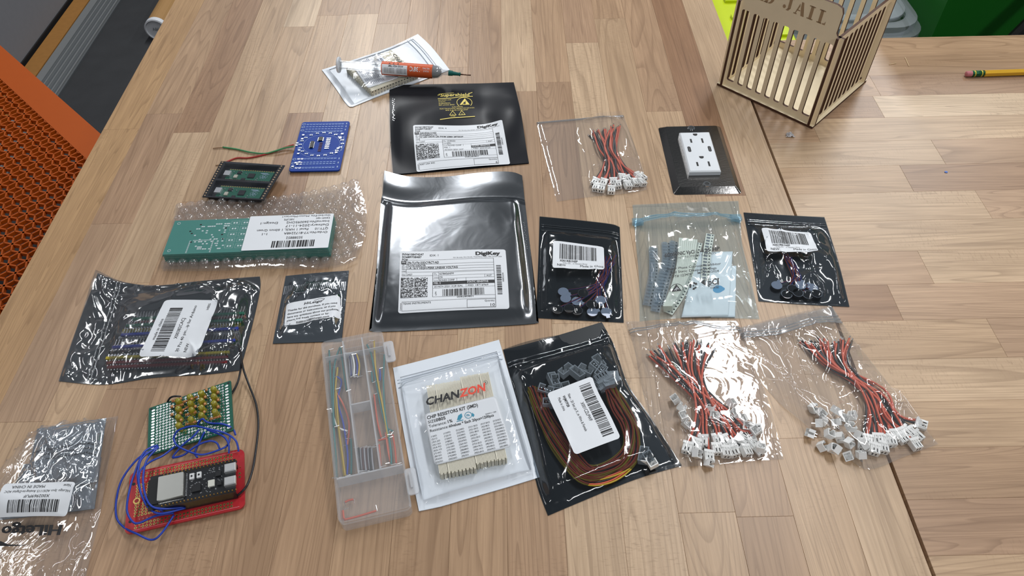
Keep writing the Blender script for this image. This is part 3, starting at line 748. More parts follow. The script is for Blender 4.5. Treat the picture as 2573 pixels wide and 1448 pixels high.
for k, (a, b, z, mt, nm, lie) in enumerate((
    ((333, 805), (615, 790), .0085, PG, 'green pin header strip nearest the back of the silver bag', 'flat'), ((318, 822), (610, 807), .0085, PG, 'second green pin header strip in the silver bag', 'flat'),
    ((310, 834), (606, 818), .0050, PY, 'yellow pin header strip beside the green ones', 'flat'), ((306, 845), (600, 828), .0080, PB, 'blue pin header strip next to the yellow one', 'flat'),
    ((300, 852), (598, 838), .0045, PW_, 'white pin header strip between the two blue ones', 'flat'), ((284, 876), (592, 858), .0075, PB, 'blue pin header strip with its pins facing the front', 'flat'),
    ((276, 890), (586, 872), .0045, PK, 'black pin header strip in front of the blue one', 'flat'), ((268, 903), (578, 888), .0050, PY, 'yellow pin header strip near the front of the silver bag', 'flat'),
    ((270, 915), (574, 900), .0035, PR, 'red pin header strip, second from the front of the silver bag', 'flat'), ((272, 926), (572, 912), .0030, PR, 'red pin header strip nearest the front of the silver bag', 'flat'),
    ((340, 812), (618, 798), .0030, PR, 'red pin header strip under the green ones', 'flat'), ((312, 840), (604, 824), .0012, PK, 'black pin header strip at the bottom of the pile', 'flat'))):
    pin_strip(a, b, z, mt, nm, lie)

# ------------------------------------------------------------------ resistor kits (white pouches with a clear front)
TAPE = pm('cream carrier tape paper', srgb(222, 216, 196), .6)
def strip_thing(A, d, n, L, W, T, z, label, group, holes=False):
    """paper carrier tape standing on edge: A base corner, d along, n thickness direction"""
    t = thing('resistor_tape', A + Vector((0, 0, z)), label, 'component tape', group); o0 = origin(t)
    F = lambda x, y, zz: o0 + d*x + n*y + Vector((0, 0, zz))
    MB(F).box(0, 0, 0, L, T, W).build('paper_tape', TAPE, t); return t
def cz_h():
    wr = wrinkle(5.7, .0022, 4.0, 10., 6)
    def f(u, v):
        e = sm(u, .03, .08)*sm(1-u, .03, .08)*sm(v, .10, .17)*sm(1-v, .02, .10)
        return e*(.0112*bump(u, v, .53, .56, .52, .48, 5) + wr(u, v)*(1-.9*bump(u, v, .53, .56, .34, .34, 4)))
    return f
g = Bag([(988, 926), (1120, 892), (1254, 855.6)], [(1053, 1286), (1110, 1274), (1167, 1257), (1271, 1227), (1356, 1201)], [(1005, 1034), (1034, 1193)], [(1272, 917), (1322, 1089)], cz_h())
t = thing('resistor_kit_pouch', U(1170, 1070), 'white pouch with clear front holding the larger, face-up chip resistor kit', 'pouch', 'resistor kit pouches')
g.film(t, CZF, nu=70, nv=84, back=WHITEPE)
ZW = pm('white zip rib', srgb(208, 216, 226), .3)
for vv in (.10, .125, .16): g.ridge(t, ZW, [(.02, vv+.005), (.98, vv-.005)], .00045, off=0)
m_ = MB()
for (a, b, c, d_) in ((0, 0, .05, 1), (.95, 0, 1, 1), (.05, 0, .95, .085), (.05, .945, .95, 1)): g.strip(m_, a, b, c, d_, .00015, 8, 24)
m_.build('sealed_border', WHITEPE, t, smooth=True, recalc=False)
L = Label(g, [(1064, 1000), (1214, 962), (1221, 983), (1070, 1021)], 100, 15, off=.0004); p = L.pr(0); p.text('CHAN', 0, 14.5, 13, 56, 2, slant=.28); p.build(t, BLACK, 'brand_print')
p = L.pr(0); p.text('ZON', 57, 14.5, 13, 43, 2, slant=.28); p.build(t, pm('red ink', srgb(226, 74, 52), .5), 'red_brand_print')
p = L.pr(0); p.line([(104+3*cos(a*.5), 1+3*sin(a*.5)*1.1) for a in range(14)], .5); p.text('R', 102.6, 2.8, 3.2, None, 1); p.build(t, BLACK, 'registered_mark')
# the tapes: 58 on edge, side by side
A = U(1074, 985, 0); B = U(1224, 938, 0); C_ = U(1108, 1214, 0); d = (C_ - A); Lt = d.length; d.normalize(); ac = (B - A); Wd = ac.length; n_ = Vector((-d.y, d.x, 0)); n_ = n_ if n_.dot(ac) > 0 else -n_
R = random.Random(3)
for k in range(56):
    gp = .0006 if k in (7, 30, 47) else 0
    sh = R.uniform(-.0004, .0004) + (.0 if k < 30 else -.003) - .00006*k
    strip_thing(A + n_*(Wd*k/56 + gp*.3) + d*(sh+k*Wd/56*.06), d, n_, Lt - .002 - (.0 if k % 3 else .0012), .0082, Wd/56*.80, .0006,
                'cream paper resistor tape on edge in the face-up kit', 'resistor tapes in the face-up kit')
cd = thing('printed_card', U(1178, 1085, .009), 'white printed resistor value card in the face-up kit', 'card', 'resistor kit cards')
q = Patch([(1065, 1042), (1246, 995), (1286, 1123), (1092, 1170)], .0094)
L = Label(q, None, 100, 76, r=5); L.build(cd, PAPER, 'card', th=.0003); p = L.pr(); X = p.text
X('CHIP RESISTORS KIT (SMD)', 3, 9, 5.0, 70, 1); X('SIZE:', 3, 15.5, 4.2); X('0805', 14, 15.5, 4.6, None, 1); X('Tolerance:', 3, 22, 4.2, 24); X('1%', 27.5, 22, 4.4, None, 1); X('Resistance:', 3, 28.8, 4.0, 25); X('60values * Each 20pcs=1200pcs', 28.5, 28.8, 3.8, 61, 1)
vals = '0 1 2.2 3.3 4.7 5.1 10 15 22 33 47 51 62 82 100 120 150 180 200 220 240 270 300 330 470 510 560 680 820 1K 1.2K 1.5K 1.8K 2K 2.2K 3K 3.3K 4.7K 5.1K 5.6K 7.5K 10K 12K 15K 18K 20K 22K 33K 43K 47K 51K 75K 100K 200K 300K 390K 470K 680K 1M 10M'.split()
for i, v_ in enumerate(vals): X('(%d)%sO' % (i+1, v_), 3 + 16.6*(i//10) - .1*(i % 10), 36.5 + 4.15*(i % 10), 2.3, min(13, 1.55*(len(v_)+4)))
X('2090012+1200', 79, 24, 1.8, 15); p.build(cd, BLACK)
p = L.pr(); p.poly([(41, 21), (44, 15), (49, 13), (49, 18), (45, 22)]); p.line([(40, 23), (49, 23)], 1.0); p.line([(57+4.6*cos(a*.35), 18+4.6*sin(a*.35)) for a in range(19)], .7); p.text('Pb', 54.4, 19.6, 3.2, None, 1); p.poly([(61, 20), (63, 16), (65, 20), (63, 22.5)])
p.build(cd, pm('teal ink', srgb(40, 140, 170), .5), 'teal_symbols')

def cz2_h(u, v):
    e = sm(u, .03, .12)*sm(1-u, .03, .12)*sm(v, .12, .25)*sm(1-v, .02, .12)
    return e*(.0112*bump(u, v, .56, .56, .48, .46, 5) + wrinkle(1.9, .0018, 4, 9, 6)(u, v)*(1-.9*bump(u, v, .56, .56, .34, .36, 4)))
g = Bag([(1050, 87), (1085, 120), (1130, 177)], [(809, 177), (845, 225), (872, 265), (886, 270)], [(985, 118), (900, 148)], [(1040, 212), (960, 240)], cz2_h)
t = thing('resistor_kit_pouch', U(960, 175), 'white resistor kit pouch lying under the solder paste syringe', 'pouch', 'resistor kit pouches')
g.film(t, CZF, nu=50, nv=60, back=WHITEPE)
for vv in (.10, .14): g.ridge(t, ZW, [(.02, vv), (.98, vv)], .00045, off=0)
m_ = MB()
for (a, b, c, d_) in ((0, 0, .05, 1), (.95, 0, 1, 1), (.05, 0, .95, .08), (.05, .945, .95, 1)): g.strip(m_, a, b, c, d_, .00015, 6, 20)
m_.build('sealed_border', WHITEPE, t, smooth=True, recalc=False)
A = U(985, 141); B = U(1035, 205); C_ = U(872, 184); Dn = U(920, 250); d = (C_-A); Lt = d.length; d.normalize(); n_ = Vector((-d.y, d.x, 0)); ac = B-A; n_ = n_ if n_.dot(ac) > 0 else -n_; Wd = abs(ac.dot(n_))
for k in range(44): strip_thing(A + n_*(Wd*k/44), d, n_, Lt-.001*(k % 3), .0082, Wd/44*.8, .0006, 'cream paper resistor tape on edge in the kit under the syringe', 'resistor tapes in the kit under the syringe')
# sprocket holes and chips on the outermost tape
F = lambda x, y, zz: A + n_*(Wd) + d*x + n_*y + Vector((0, 0, zz)); 
tt = thing('resistor_tape', A + n_*(Wd*44.3/44), 'outer resistor tape with sprocket holes facing the black bag', 'component tape')
MB(F).box(0, 0, .0006, Lt, .0006, .0088).build('paper_tape', TAPE, tt)
m_ = MB(F)
for k in range(int(Lt/.004)): m_.cyl(0, 0, 0, 0, 0, 3) if 0 else m_.box(.002+.004*k, .0006, .0066, .0033+.004*k, .00072, .0079)
m_.build('sprocket_holes', pm('dark hole', (.02, .02, .02), .8), tt)['kind'] = 'stuff'
m_ = MB(F)
for k in range(int(Lt/.004)): m_.box(.002+.004*k, .0006, .0016, .0038+.004*k, .00072, .0044)
m_.build('chip_pockets', pm('grey pocket', srgb(176, 172, 164), .6), tt)['kind'] = 'stuff'
cd = thing('printed_card', U(960, 175, .009), 'white printed resistor card lying under the solder paste syringe', 'card', 'resistor kit cards')
q = Patch([(955, 135), (1003, 195), (924, 222), (880, 158)], .0094)
L = Label(q, None, 100, 70, r=5); L.build(cd, PAPER, 'card', th=.0003); p = L.pr()
p.text('CHIP RESISTORS KIT (SMD)', 3, 9, 5, 62, 1); p.text('SIZE:0805', 3, 15.5, 4.2)
for i in range(60): p.text('(%d)%sO' % (i+1, vals[i]), 3 + 16*(i//10), 32 + 3.7*(i % 10), 2.2, 11)
p.build(cd, pm('blue grey ink', srgb(70, 84, 120), .5))
L = Label(g, [(991, 133), (1022, 166), (1002, 174), (984, 139)], 60, 20, off=.0004); p = L.pr(0); p.text('CHAN', 0, 14, 13, 56, 1, slant=.28); p.build(t, BLACK, 'brand_print')
# ------------------------------------------------------------------ black bag of four-wire connector cables
def js_h():
    wr = wrinkle(4.6, .0030, 3.2, 8.0, 6)
    def f(u, v):
        e = sm(u, .01, .08)*sm(1-u, .01, .08)*sm(v, .13, .22)*sm(1-v, .02, .10)
        return e*(.0128*bump(u, v, .5, .58, .56, .50, 4)) + wr(u, v)*sm(u, 0, .05)*sm(1-u, 0, .05)*sm(v, .02, .1)*sm(1-v, 0, .05)*(.25+.75*sm(abs(u-.5), .28, .44))*(1-.9*bump(u, v, .5, .52, .26, .3)) + .003*sm(1-v, .85, 1)*sin(u*6)
    return f
g = Bag([(1264, 880), (1372, 852), (1512, 810)], [(1377, 1297), (1469, 1258), (1596, 1206), (1713, 1171)], [(1290, 978), (1323, 1101), (1349, 1220)], [(1543, 869), (1577, 966), (1633, 1048)], js_h())
t = thing('static_shielding_bag', U(1470, 1050), 'large smoky black bag with coiled yellow and red cables and a tilted barcode label', 'bag', 'static shielding bags')
g.film(t, ANTID, nu=76, nv=100, back=SMOKB)
for vv in (.10, .125): g.ridge(t, ANTI, [(.01, vv), (.99, vv)], .0006, off=0)
L = Label(g, [(1487.6, 946), (1560, 1101), (1444.7, 1144), (1374, 989)], 62, 41, r=3); lb = L.build(t, PAPER); p = L.pr(); X = p.text
p.bars(5, 3.5, 56, 13.5, 41); X('X001CZLPWF', 20, 18.2, 3.0, 19); X('New - 20 Sets jst X...m Wire & Female', 8, 25.2, 2.4, 38); X('WJMYP28', 8, 29.8, 2.3, 11.5, 1); X('Made in china', 8, 34.2, 2.3, 13.5); p.build(lb, BLACK)
R = random.Random(12)
for k in range(12):
    f = k/11.0; c = thing('four_wire_cable', U(1480 + 40*(f-.5), 1190, .001), 'coiled yellow, red and black four-wire cable in the smoky bag', 'cable', 'coiled four-wire cables')
    j = lambda a: R.uniform(-a, a)
    z = .0015 + .0045*R.random()
    q = [(1332+22*f+j(8), 976+10*f+j(10)), (1352+26*f+j(5), 1040+j(8)), (1395+30*f+j(6), 1125-16*f+j(6)), (1455+24*f+j(6), 1205-34*f+j(6)), (1530+4*f+j(6), 1206-46*f+j(5)), (1590-20*f+j(6), 1165-40*f+j(6)), (1600-34*f+j(6), 1090-22*f), (1572-30*f+j(6), 1020+j(8)), (1524+j(14), 960+j(10))]
    zz = [z, z, z, z+.001, z, z, z, z, z+.001]
    P = [U(a, b, h) for (a, b), h in zip(q, zz)]
    for i, (mt, nm) in enumerate(((YELW, 'yellow_wire'), (REDW, 'red_wire'), (BLKW, 'black_wire'), (YELW if k % 2 else REDW, 'fourth_wire'))):
        Q = []
        for n in range(len(P)):
            d = P[min(n+1, len(P)-1)] - P[max(n-1, 0)]; s = Vector((-d.y, d.x, 0)).normalized()
            Q.append(P[n] + s*(.0012*(i-1.5)) + Vector((j(.0006), j(.0006), .0005*(i % 2))))
        MB().tube(spline(Q, 6), .00072, 6).build(nm, mt, c, smooth=True)
    d = P[-1]-P[-2]; put_plug(c, (P[-1].x, P[-1].y, P[-1].z), math.atan2(d.y, d.x), 4, j(.3))
for k, (x, y, a) in enumerate(((1388, 962, .3), (1422, 938, 2.3), (1448, 945, .7), (1470, 938, 1.0), (1498, 930, .8), (1506, 940, -.6), (1514, 972, .4), (1368, 985, 1.3), (1385, 1020, 1.5), (1395, 965, .1), (1618, 1150, -.3), (1634, 1160, .4), (1425, 985, .2), (1505, 915, .5))):
    header_shell(x, y, .0012 + .0012*(k % 3), (R.uniform(-.3, .3), pi*.0 + R.uniform(-.2, .2), a), 'white four-pin connector shell in the smoky cable bag', 'four-pin shells in the smoky bag', 4)

# ------------------------------------------------------------------ clear bags of red and black cables
def clr_bumps(seed, bl, amp=.0016, ed=.06, k1=3.5):
    wr = wrinkle(seed, amp, k1, 7.5, 11)
    def f(u, v):
        e = sm(u, 0, ed)*sm(1-u, 0, ed)*sm(v, 0, ed)*sm(1-v, 0, ed)
        h = 0
        for (cu, cv, ru, rv, hh) in bl: h = max(h, hh*bump(u, v, cu, cv, ru, rv, 2.4))
        return e*(h + .0015 + wr(u, v))
    return f
# the one behind, next to the outlet
g = Bag([(1348, 308), (1463, 298), (1566, 290)], [(1399, 508), (1486, 496), (1580, 487), (1625, 478)], [(1365, 381)], [(1603, 390), (1622, 450)],
        clr_bumps(6.2, ((.72, .35, .26, .34, .008), (.76, .82, .30, .20, .0115)), .0008))
t = thing('clear_zip_bag', U(1490, 400), 'clear zip bag of red and black cables beside the outlet plate', 'bag', 'clear zip bags')
g.film(t, CLEAR, nu=60, nv=70)
for vv in (.012, .03): g.ridge(t, ZIP, [(.0, vv), (1, vv)], .0005, off=.0002)
m_ = MB(); A, B, C_, D = U(1500, 284, .004), U(1560, 279, .006), U(1566, 290, .001), U(1490, 297, .001); m_.grid(lambda u, v: (A*(1-u)*(1-v)+B*u*(1-v)+C_*u*v+D*(1-u)*v), 6, 3); m_.build('opening_flap', CLEAR, t, smooth=True, recalc=False)
R = random.Random(21)
LB = 'red and black cable with white plug in bag beside outlet'
pl = [(1497, 458), (1518, 460), (1541, 458), (1559, 448), (1573, 452), (1596, 445), (1608, 448), (1502, 474), (1512, 476), (1535, 480), (1552, 467), (1573, 468), (1590, 462), (1605, 462)]
for k, (x, y) in enumerate(pl):
    f = (x-1490)/120.0; tx = lerp(1486, 1560, min(1, max(0, f+R.uniform(-.2, .2)))); ty = lerp(336, 314, f) + R.uniform(-4, 6)
    z = (.0018, .004, .0062)[k % 3]
    two_wire_cable((tx, ty, z), [(lerp(tx, 1532, .62)+R.uniform(-10, 10), 372, z+.0008), (lerp(x, 1535, .55)+R.uniform(-5, 5), 415, z)], (x, y-6, .0035 if k < 7 else .0022), LB, 'two-wire cables beside the outlet', R)
# the middle one
g = Bag([(1571, 809), (1700, 807), (1852, 807)], [(1694, 1176), (1791, 1169), (1880, 1160), (1969, 1155)], [(1593, 876), (1625, 1024)], [(1888, 906), (1925, 991)],
        clr_bumps(8.8, ((.45, .36, .42, .34, .0095), (.52, .80, .44, .2, .012)), .0036, .05, 4.2))
t = thing('clear_zip_bag', U(1760, 990), 'clear zip bag of red and black cables tucked below the pale blue bag', 'bag', 'clear zip bags')
g.film(t, CLEAR, nu=90, nv=100)
for vv in (.075, .095): g.ridge(t, ZIP, [(.0, vv), (1, vv-.012)], .0006, off=.0002)
R = random.Random(33)
LB = 'red and black cable with white plug in middle clear bag'
pl = [(1748, 1118), (1771, 1108), (1797, 1130), (1820, 1134), (1835, 1122), (1853, 1108), (1880, 1118), (1900, 1128), (1730, 1128), (1755, 1130), (1812, 1110), (1840, 1132), (1866, 1134), (1885, 1088), (1778, 1148), (1800, 1104)]
for k, (x, y) in enumerate(pl):
    f = (k*7 % 16)/15.0; tx = lerp(1628, 1786, f); ty = lerp(898, 866, sin(f*2.4)) + R.uniform(-8, 10)
    z = (.0018, .0042, .0064)[k % 3]
    two_wire_cable((tx, ty, z), [(lerp(tx, 1745, .5)+R.uniform(-8, 8), 945, z+.0008), (lerp(x, 1762, .62)+R.uniform(-6, 6), 1020, z), (lerp(x, 1775, .25), 1080, z)], (x, y-10, .0038 if k % 2 else .0022), LB, 'two-wire cables in the middle bag', R)
for k, (x, y, a) in enumerate(((1700, 1008, .4), (1708, 1030, 1.2), (1716, 1048, .3), (1722, 1066, .9), (1786, 1035, .9), (1800, 1048, -.5), (1815, 1066, .7), (1832, 1018, 1.9), (1850, 1040, .6), (1868, 1060, -.6), (1884, 1074, -.5), (1898, 1085, .5), (1893, 1110, .2), (1912, 1134, -.4), (1745, 1140, .1), (1775, 1162, .0))):
    header_shell(x, y, .0018 + .0022*(k % 3), (R.uniform(-.9, .9), R.uniform(-.9, .9), a), 'loose white two-pin connector shell in the middle clear bag', 'loose shells in the middle bag')
# the one on the right
g = Bag([(1852, 826), (1960, 797), (2087, 768)], [(1957, 1014), (2050, 1088), (2120, 1140), (2178, 1182), (2270, 1150), (2357, 1117)], [(1880, 890), (1916, 965)], [(2144, 853), (2230, 962), (2310, 1063)],
        clr_bumps(11.3, ((.66, .38, .30, .32, .0095), (.72, .80, .34, .22, .012), (.36, .80, .28, .2, .011)), .0036, .05, 4.2))
t = thing('clear_zip_bag', U(2110, 990), 'clear zip bag of cables and loose white shells at the right, across the bench joint', 'bag', 'clear zip bags')
g.film(t, CLEAR, nu=90, nv=100)
for vv in (.10, .125, .15): g.ridge(t, ZIP, [(.0, vv), (1, vv-.01)], .0006, off=.0002)
m_ = MB(); g.strip(m_, .0, .02, 1, .15, .0003, 40, 4); m_.build('zip_band', film('milky zip band', (.8, .8, .8), .03, .12, .22, (.75, .75, .76), .2, 60), t, smooth=True, recalc=False)
R = random.Random(55)
LB = 'red and black cable with white plug in right-hand clear bag'
pl = [(2180, 1112), (2206, 1106), (2222, 1112), (2234, 1108), (2250, 1096), (2264, 1088), (2276, 1092), (2296, 1098), (2170, 1122), (2196, 1130), (2214, 1128), (2290, 1118), (2240, 1098), (2300, 1072), (2258, 1104)]
for k, (x, y) in enumerate(pl):
    f = (k*7 % 15)/14.0; tx = lerp(2014, 2142, f); ty = lerp(862, 856, f) + R.uniform(-5, 8)
    z = (.0018, .0042, .0064)[k % 3]
    two_wire_cable((tx, ty, z), [(lerp(tx, 2118, .5)+R.uniform(-7, 7), 915, z+.0008), (lerp(x, 2165, .66)+R.uniform(-6, 6), 985, z), (lerp(x, 2190, .4), 1045, z)], (x, y-12, .0038 if k % 2 else .0022), LB, 'two-wire cables in the right-hand bag', R)
for k in range(20):
    x, y = (2046, 1035), 0
    f = k/19.0; x = lerp(2040, 2150, (k % 5)/4.0) + R.uniform(-7, 7) + (k//5)*5; y = lerp(1028, 1120, (k//5)/3.0) + (k % 5)*7 + R.uniform(-5, 5)
    header_shell(x, y, .0016 + .0024*(k % 3), (R.uniform(-1.2, 1.2), R.uniform(-1.0, 1.0), R.uniform(0, 6.2)), 'loose white two-pin connector shell in the right-hand clear bag', 'loose shells in the right-hand bag')

# ------------------------------------------------------------------ two smoky bags of coin vibration motors
def mo_h(seed, k):
    wr = wrinkle(seed, .0018*k, 3.0, 7.0, 6)
    def f(u, v):
        e = sm(u, .02, .12)*sm(1-u, .02, .12)*sm(v, .12, .22)*sm(1-v, .01, .08)
        return e*(.0062*bump(u, v, .5, .6, .5, .45, 3) + wr(u, v)*(1-.8*bump(u, v, .45, .38, .3, .18)))
    return f
def motor_bag(top, bottom, left, right, lq, seed, k, label, motors, group, wl, tipx, tipy, mid, mat):
    g = Bag(top, bottom, left, right, mo_h(seed, k)); c = g.S(.5, .5); c.z = TZ
    t = thing('static_shielding_bag', c, label, 'bag', 'static shielding bags'); g.film(t, mat, nu=60, nv=80, back=SMOKB)
    for vv in (.09, .11, .15): g.ridge(t, ANTI, [(.02, vv), (.98, vv)], .0005, off=0)
    L = Label(g, lq, 52, 26, r=2.2); lb = L.build(t, PAPER); p = L.pr(); X = p.text
    p.bars(7, 2.6, 45, 17, 51+seed); X('X001RB1NSF', 7.2, 19.6, 1.9, 18, 1); X('10 Pcs DC ... in Vibration Motor', 10, 21.4, 1.0, 25); X('NEW', 4.5, 24.2, 2.2, 9); X('Made in China', 27.5, 24.2, 2.2, 23.5); p.build(lb, BLACK)
    R = random.Random(int(seed*10))
    for i, (x, y, face, a) in enumerate(motors):
        tx, ty = tipx + R.uniform(-18, 18), tipy + R.uniform(-10, 10)
        motor(x, y, .0009 + .0012*(i % 2), face, a, wl % ('pale sticker side up' if face == 's' else 'dark side up'), group + (' stickers up' if face == 's' else ' dark side up'),
              [(x, y-8, .003), (lerp(x, mid[0], .6)+R.uniform(-6, 6), lerp(y, mid[1], .5), .004), (mid[0]+R.uniform(-14, 14), mid[1]+R.uniform(-6, 6), .0035), (tx, ty, .003)])
motor_bag([(1356, 545), (1450, 554), (1535, 564), (1557, 572)], [(1347, 800), (1450, 806), (1567, 812)], [(1353, 645)], (), [(1390, 606), (1517, 622), (1519, 677.5), (1388, 674)], 3.1, .7,
          'smoky black bag of coin motors with pale stickers, between silver bag and pale blue bag',
          [(1415, 738, 's', -.5), (1421, 755, 's', .9), (1449, 762, 's', -.5), (1465, 741, 'm', .4), (1401, 782, 'm', 0), (1430, 779, 'm', 1), (1450, 785, 'm', 2), (1486, 769, 'm', 0), (1488, 789, 's', .3), (1509, 759, 's', -1.5), (1523, 789, 's', -1.4)],
          'coin motors in the left motor bag', 'coin motor, %s, in bag beside large silver bag', 1527, 650, (1508, 705), ANTID)
motor_bag([(1868, 535), (1960, 541), (2071, 547)], [(1906, 758), (2010, 766), (2134, 772)], [(1889, 647)], [(2107, 662)], [(1912.5, 573.5), (2037, 586), (2057, 630.5), (1927, 632)], 9.4, 2.6,
          'shiny black bag of coin motors at the right, lying across the bench joint',
          [(1975, 744, 'm', 0), (2003, 740, 'm', 1), (2028, 745, 'm', 1), (2050, 742, 'm', 1), (1950, 722, 's', 1), (2010, 722, 's', 1), (2040, 728, 's', 2), (1990, 730, 'm', 2)],
          'coin motors in the right motor bag', 'coin motor, %s, in shiny black bag at right', 1975, 640, (1995, 690), ANTID)
# ------------------------------------------------------------------ pale blue corrosion-inhibitor bag
def ec_h():
    wr = wrinkle(13.2, .0034, 2.6, 6.0, 6)
    def f(u, v):
        e = sm(u, .0, .10)*sm(1-u, .0, .10)*sm(v, .02, .12)*sm(1-v, .0, .05)
        return e*(.0118*bump(u, v, .46, .66, .54, .50, 3.2) + wr(u, v)*(1-.8*bump(u, v, .45, .66, .36, .3)) + .002)
    return f
g = Bag([(1589, 516), (1720, 510), (1855, 506)], [(1607, 809), (1660, 804), (1711, 801), (1830, 801), (1908, 803)], [(1597, 606), (1605, 693)], [(1861, 563), (1864, 611), (1884, 693)], ec_h())
t = thing('slider_bag', U(1745, 660), 'pale blue translucent slider bag with black corrosion inhibitor print', 'bag')
g.film(t, BLUEF, nu=76, nv=90)
BZ = film('blue zip rib', (.74, .86, .92), .03, .12, .22, (.50, .72, .82), 0, 40)
m_ = MB(); g.strip(m_, .0, .155, 1, .215, .0004, 40, 3); m_.build('zip_band', BZ, t, smooth=True, recalc=False)
for vv in (.165, .19): g.ridge(t, BZ, [(.0, vv), (1, vv)], .0005, off=.0004)
for uu in (.03, .95):
    p_ = g.S(uu, .185, .001); MB().cbox(p_.x-.0055, p_.y-.0035, p_.z-.001, p_.x+.0055, p_.y+.0035, p_.z+.0035, .001).build('end_stop', BZ, t)
L = Label(g, [(1669, 640), (1806, 621), (1808, 728), (1676, 740)], 100, 74, off=.0014); p = L.pr(0); X = p.text
X('ECOSONIC VpCI', 0, 7.6, 6.6, 55, 2); p.line([(60+3*cos(a*.5), 4.4+3*sin(a*.5)) for a in range(14)], .6); X('R', 58.6, 6.4, 3.6); X('-125 HP', 64.5, 7.6, 6.6, 36, 2)
X('PATENT NUMBER 5,855,975', 8, 14, 3.8, 86); X('Vapor Phase Corrosion Inhibitor', 2, 33, 4.2, 100, 1); X('and Static Dissipative Bags', 8, 40, 4.2, 86, 1); X('LOT# 123474', 6, 47, 4.2, 41, 1); X('MFG 03/2024', 58, 46, 4.2, 40, 1)
p.line([(18+12.5*cos(radians(a)), 70-11*sin(radians(a))) for a in range(-10, 200, 10)], 1.1); p.poly([(18, 59), (28, 72), (8, 72)])
for k in range(3):
    a = radians(90+120*k); c_, s_ = cos(a), sin(a); q = [(-4.5, 8.6), (2.6, 8.6), (2.6, 10.4), (6.6, 6.6), (2.6, 2.8), (2.6, 4.6), (-3.4, 4.6)]
    p.poly([(50 + .85*(x*c_-y*s_), 65.5 - .85*(x*s_+y*c_)*.85) for x, y in q])
X('4', 48.6, 67.5, 4.5, None, 1); X('pCI', 78, 66, 9.5, 20, 2); p.frame(77, 56, 98, 68, .7, 3); p.poly([(64, 61), (72, 55.5), (72, 66.5)]); p.line([(75, 55), (72, 67)], 1.2); X('CORTEC', 82, 73, 3.2, 17, 2)
p.build(t, BLACK)
hb = MB(); w = Print(lambda x, y: L.T(x, y, .0002)); w.line([(14+1.2*k, 70-1.0*k) for k in range(6)], .9); w.line([(17, 71), (20, 67), (23, 69)], .7); w.build(t, PAPER, 'hand_symbol')
# contents: two cards, tapes
CARD = pm('white card', srgb(226, 234, 238), .55)
for q, z, lab in (([(1800, 668), (1850, 668), (1847, 797), (1786, 797)], .0012, 'rear white card at the right side of the pale blue bag'), ([(1752, 634), (1841, 632), (1830, 794), (1712, 797)], .0022, 'white indicator card with a blue spot in the pale blue bag')):
    P_ = Patch(q, z); c = thing('indicator_card' if 'spot' in lab else 'card', P_.S(.5, .5) - Vector((0, 0, .0004)), lab, 'card'); L = Label(P_, None, 60, 90, r=.6, off=0); L.build(c, CARD, 'card_sheet', th=.0005)
    if 'spot' in lab:
        p = L.pr(.0001); p.poly([(43+7.5*cos(a*.3)*(1.25 if cos(a*.3) > .95 else 1), 54+5.2*sin(a*.3)) for a in range(21)]); p.build(c, pm('blue indicator dye', srgb(74, 152, 196), .6), 'blue_spot')
def flat_tape(pts, z0, z1, W, mat, pocket, pm_, label, group='component tapes in the pale blue bag', cover=False, lean=.0, n=26, TK=.0007):
    """carrier tape along photo points: a strip of width W leaning by lean, with pockets"""
    P = spline([U(a, b, z0) for a, b in pts], 8); L_ = sum((b-a).length for a, b in zip(P, P[1:]))
    t = thing('component_tape', P[len(P)//2] - Vector((0, 0, .0005)), label, 'component tape', group)
    def S(u, v, o=0):
        p = poly_at(P, u); q = poly_at(P, min(1, u+.02)); r = poly_at(P, max(0, u-.02)); d = (q-r).normalized(); s = Vector((d.y, -d.x, 0))
        return p + s*(v*W*cos(lean)) + Vector((0, 0, v*W*sin(lean) + (z1-z0)*u + o*cos(lean))) - s*o*sin(lean)
    m = MB(); m.grid(lambda u, v: S(u, v), n, 2); m.grid(lambda u, v: S(u, v, -TK), n, 2); m.grid(lambda u, v: S(u, 1, -TK*v), n, 1); m.grid(lambda u, v: S(1, u, -TK*v), 2, 1); m.build('tape', mat, t, smooth=True, recalc=False)
    K = int(L_/.004); m = MB(); h = MB()
    for k in range(K):
        u0, u1 = (k+.2)/K, (k+.72)/K
        m.add([S(u0, .42, .0002), S(u1, .42, .0002), S(u1, .86, .0002), S(u0, .86, .0002), S(u0, .42, pocket), S(u1, .42, pocket), S(u1, .86, pocket), S(u0, .86, pocket)], [(4, 5, 6, 7), (0, 1, 5, 4), (1, 2, 6, 5), (2, 3, 7, 6), (3, 0, 4, 7)])
        h.add([S(u0, .10, .0002), S((u0+u1)/2+.1/K, .10, .0002), S((u0+u1)/2+.1/K, .26, .0002), S(u0, .26, .0002)], [(0, 1, 2, 3)])
    m.build('pockets', pm_, t)['kind'] = 'stuff'; h.build('sprocket_holes', MT['dark hole'], t)['kind'] = 'stuff'; return t
PT = pm('white paper tape', srgb(226, 228, 214), .6); GP = pm('grey component', srgb(92, 98, 104), .5); CT = film('clear tape plastic', (.90, .92, .95), .03, .12, .18, (.5, .56, .62), 0, 60); CTP = film('clear pockets', (.82, .86, .9), .04, .12, .2, (.42, .48, .54), 0, 60)
flat_tape([(1765, 612), (1745, 680), (1722, 740), (1690, 790)], .003, .002, .0085, PT, .0004, GP, 'paper component tape with grey chips running down the middle of the pale blue bag')
for k in range(9):
    flat_tape([(1712+5.2*k, 612+.6*k), (1706+4.6*k, 680), (1692+3.4*k, 735), (1672+2.2*k, 785)], .0012, .0012, .0078, PT, .00005, PT, 'white paper component tape standing on edge in the pale blue bag', 'edge-on paper tapes in the pale blue bag', lean=1.35, TK=.0017)
flat_tape([(1795, 590), (1787, 640), (1783, 703)], .005, .004, .0078, PT, .0003, GP, 'short paper component tape in front of the white cards')
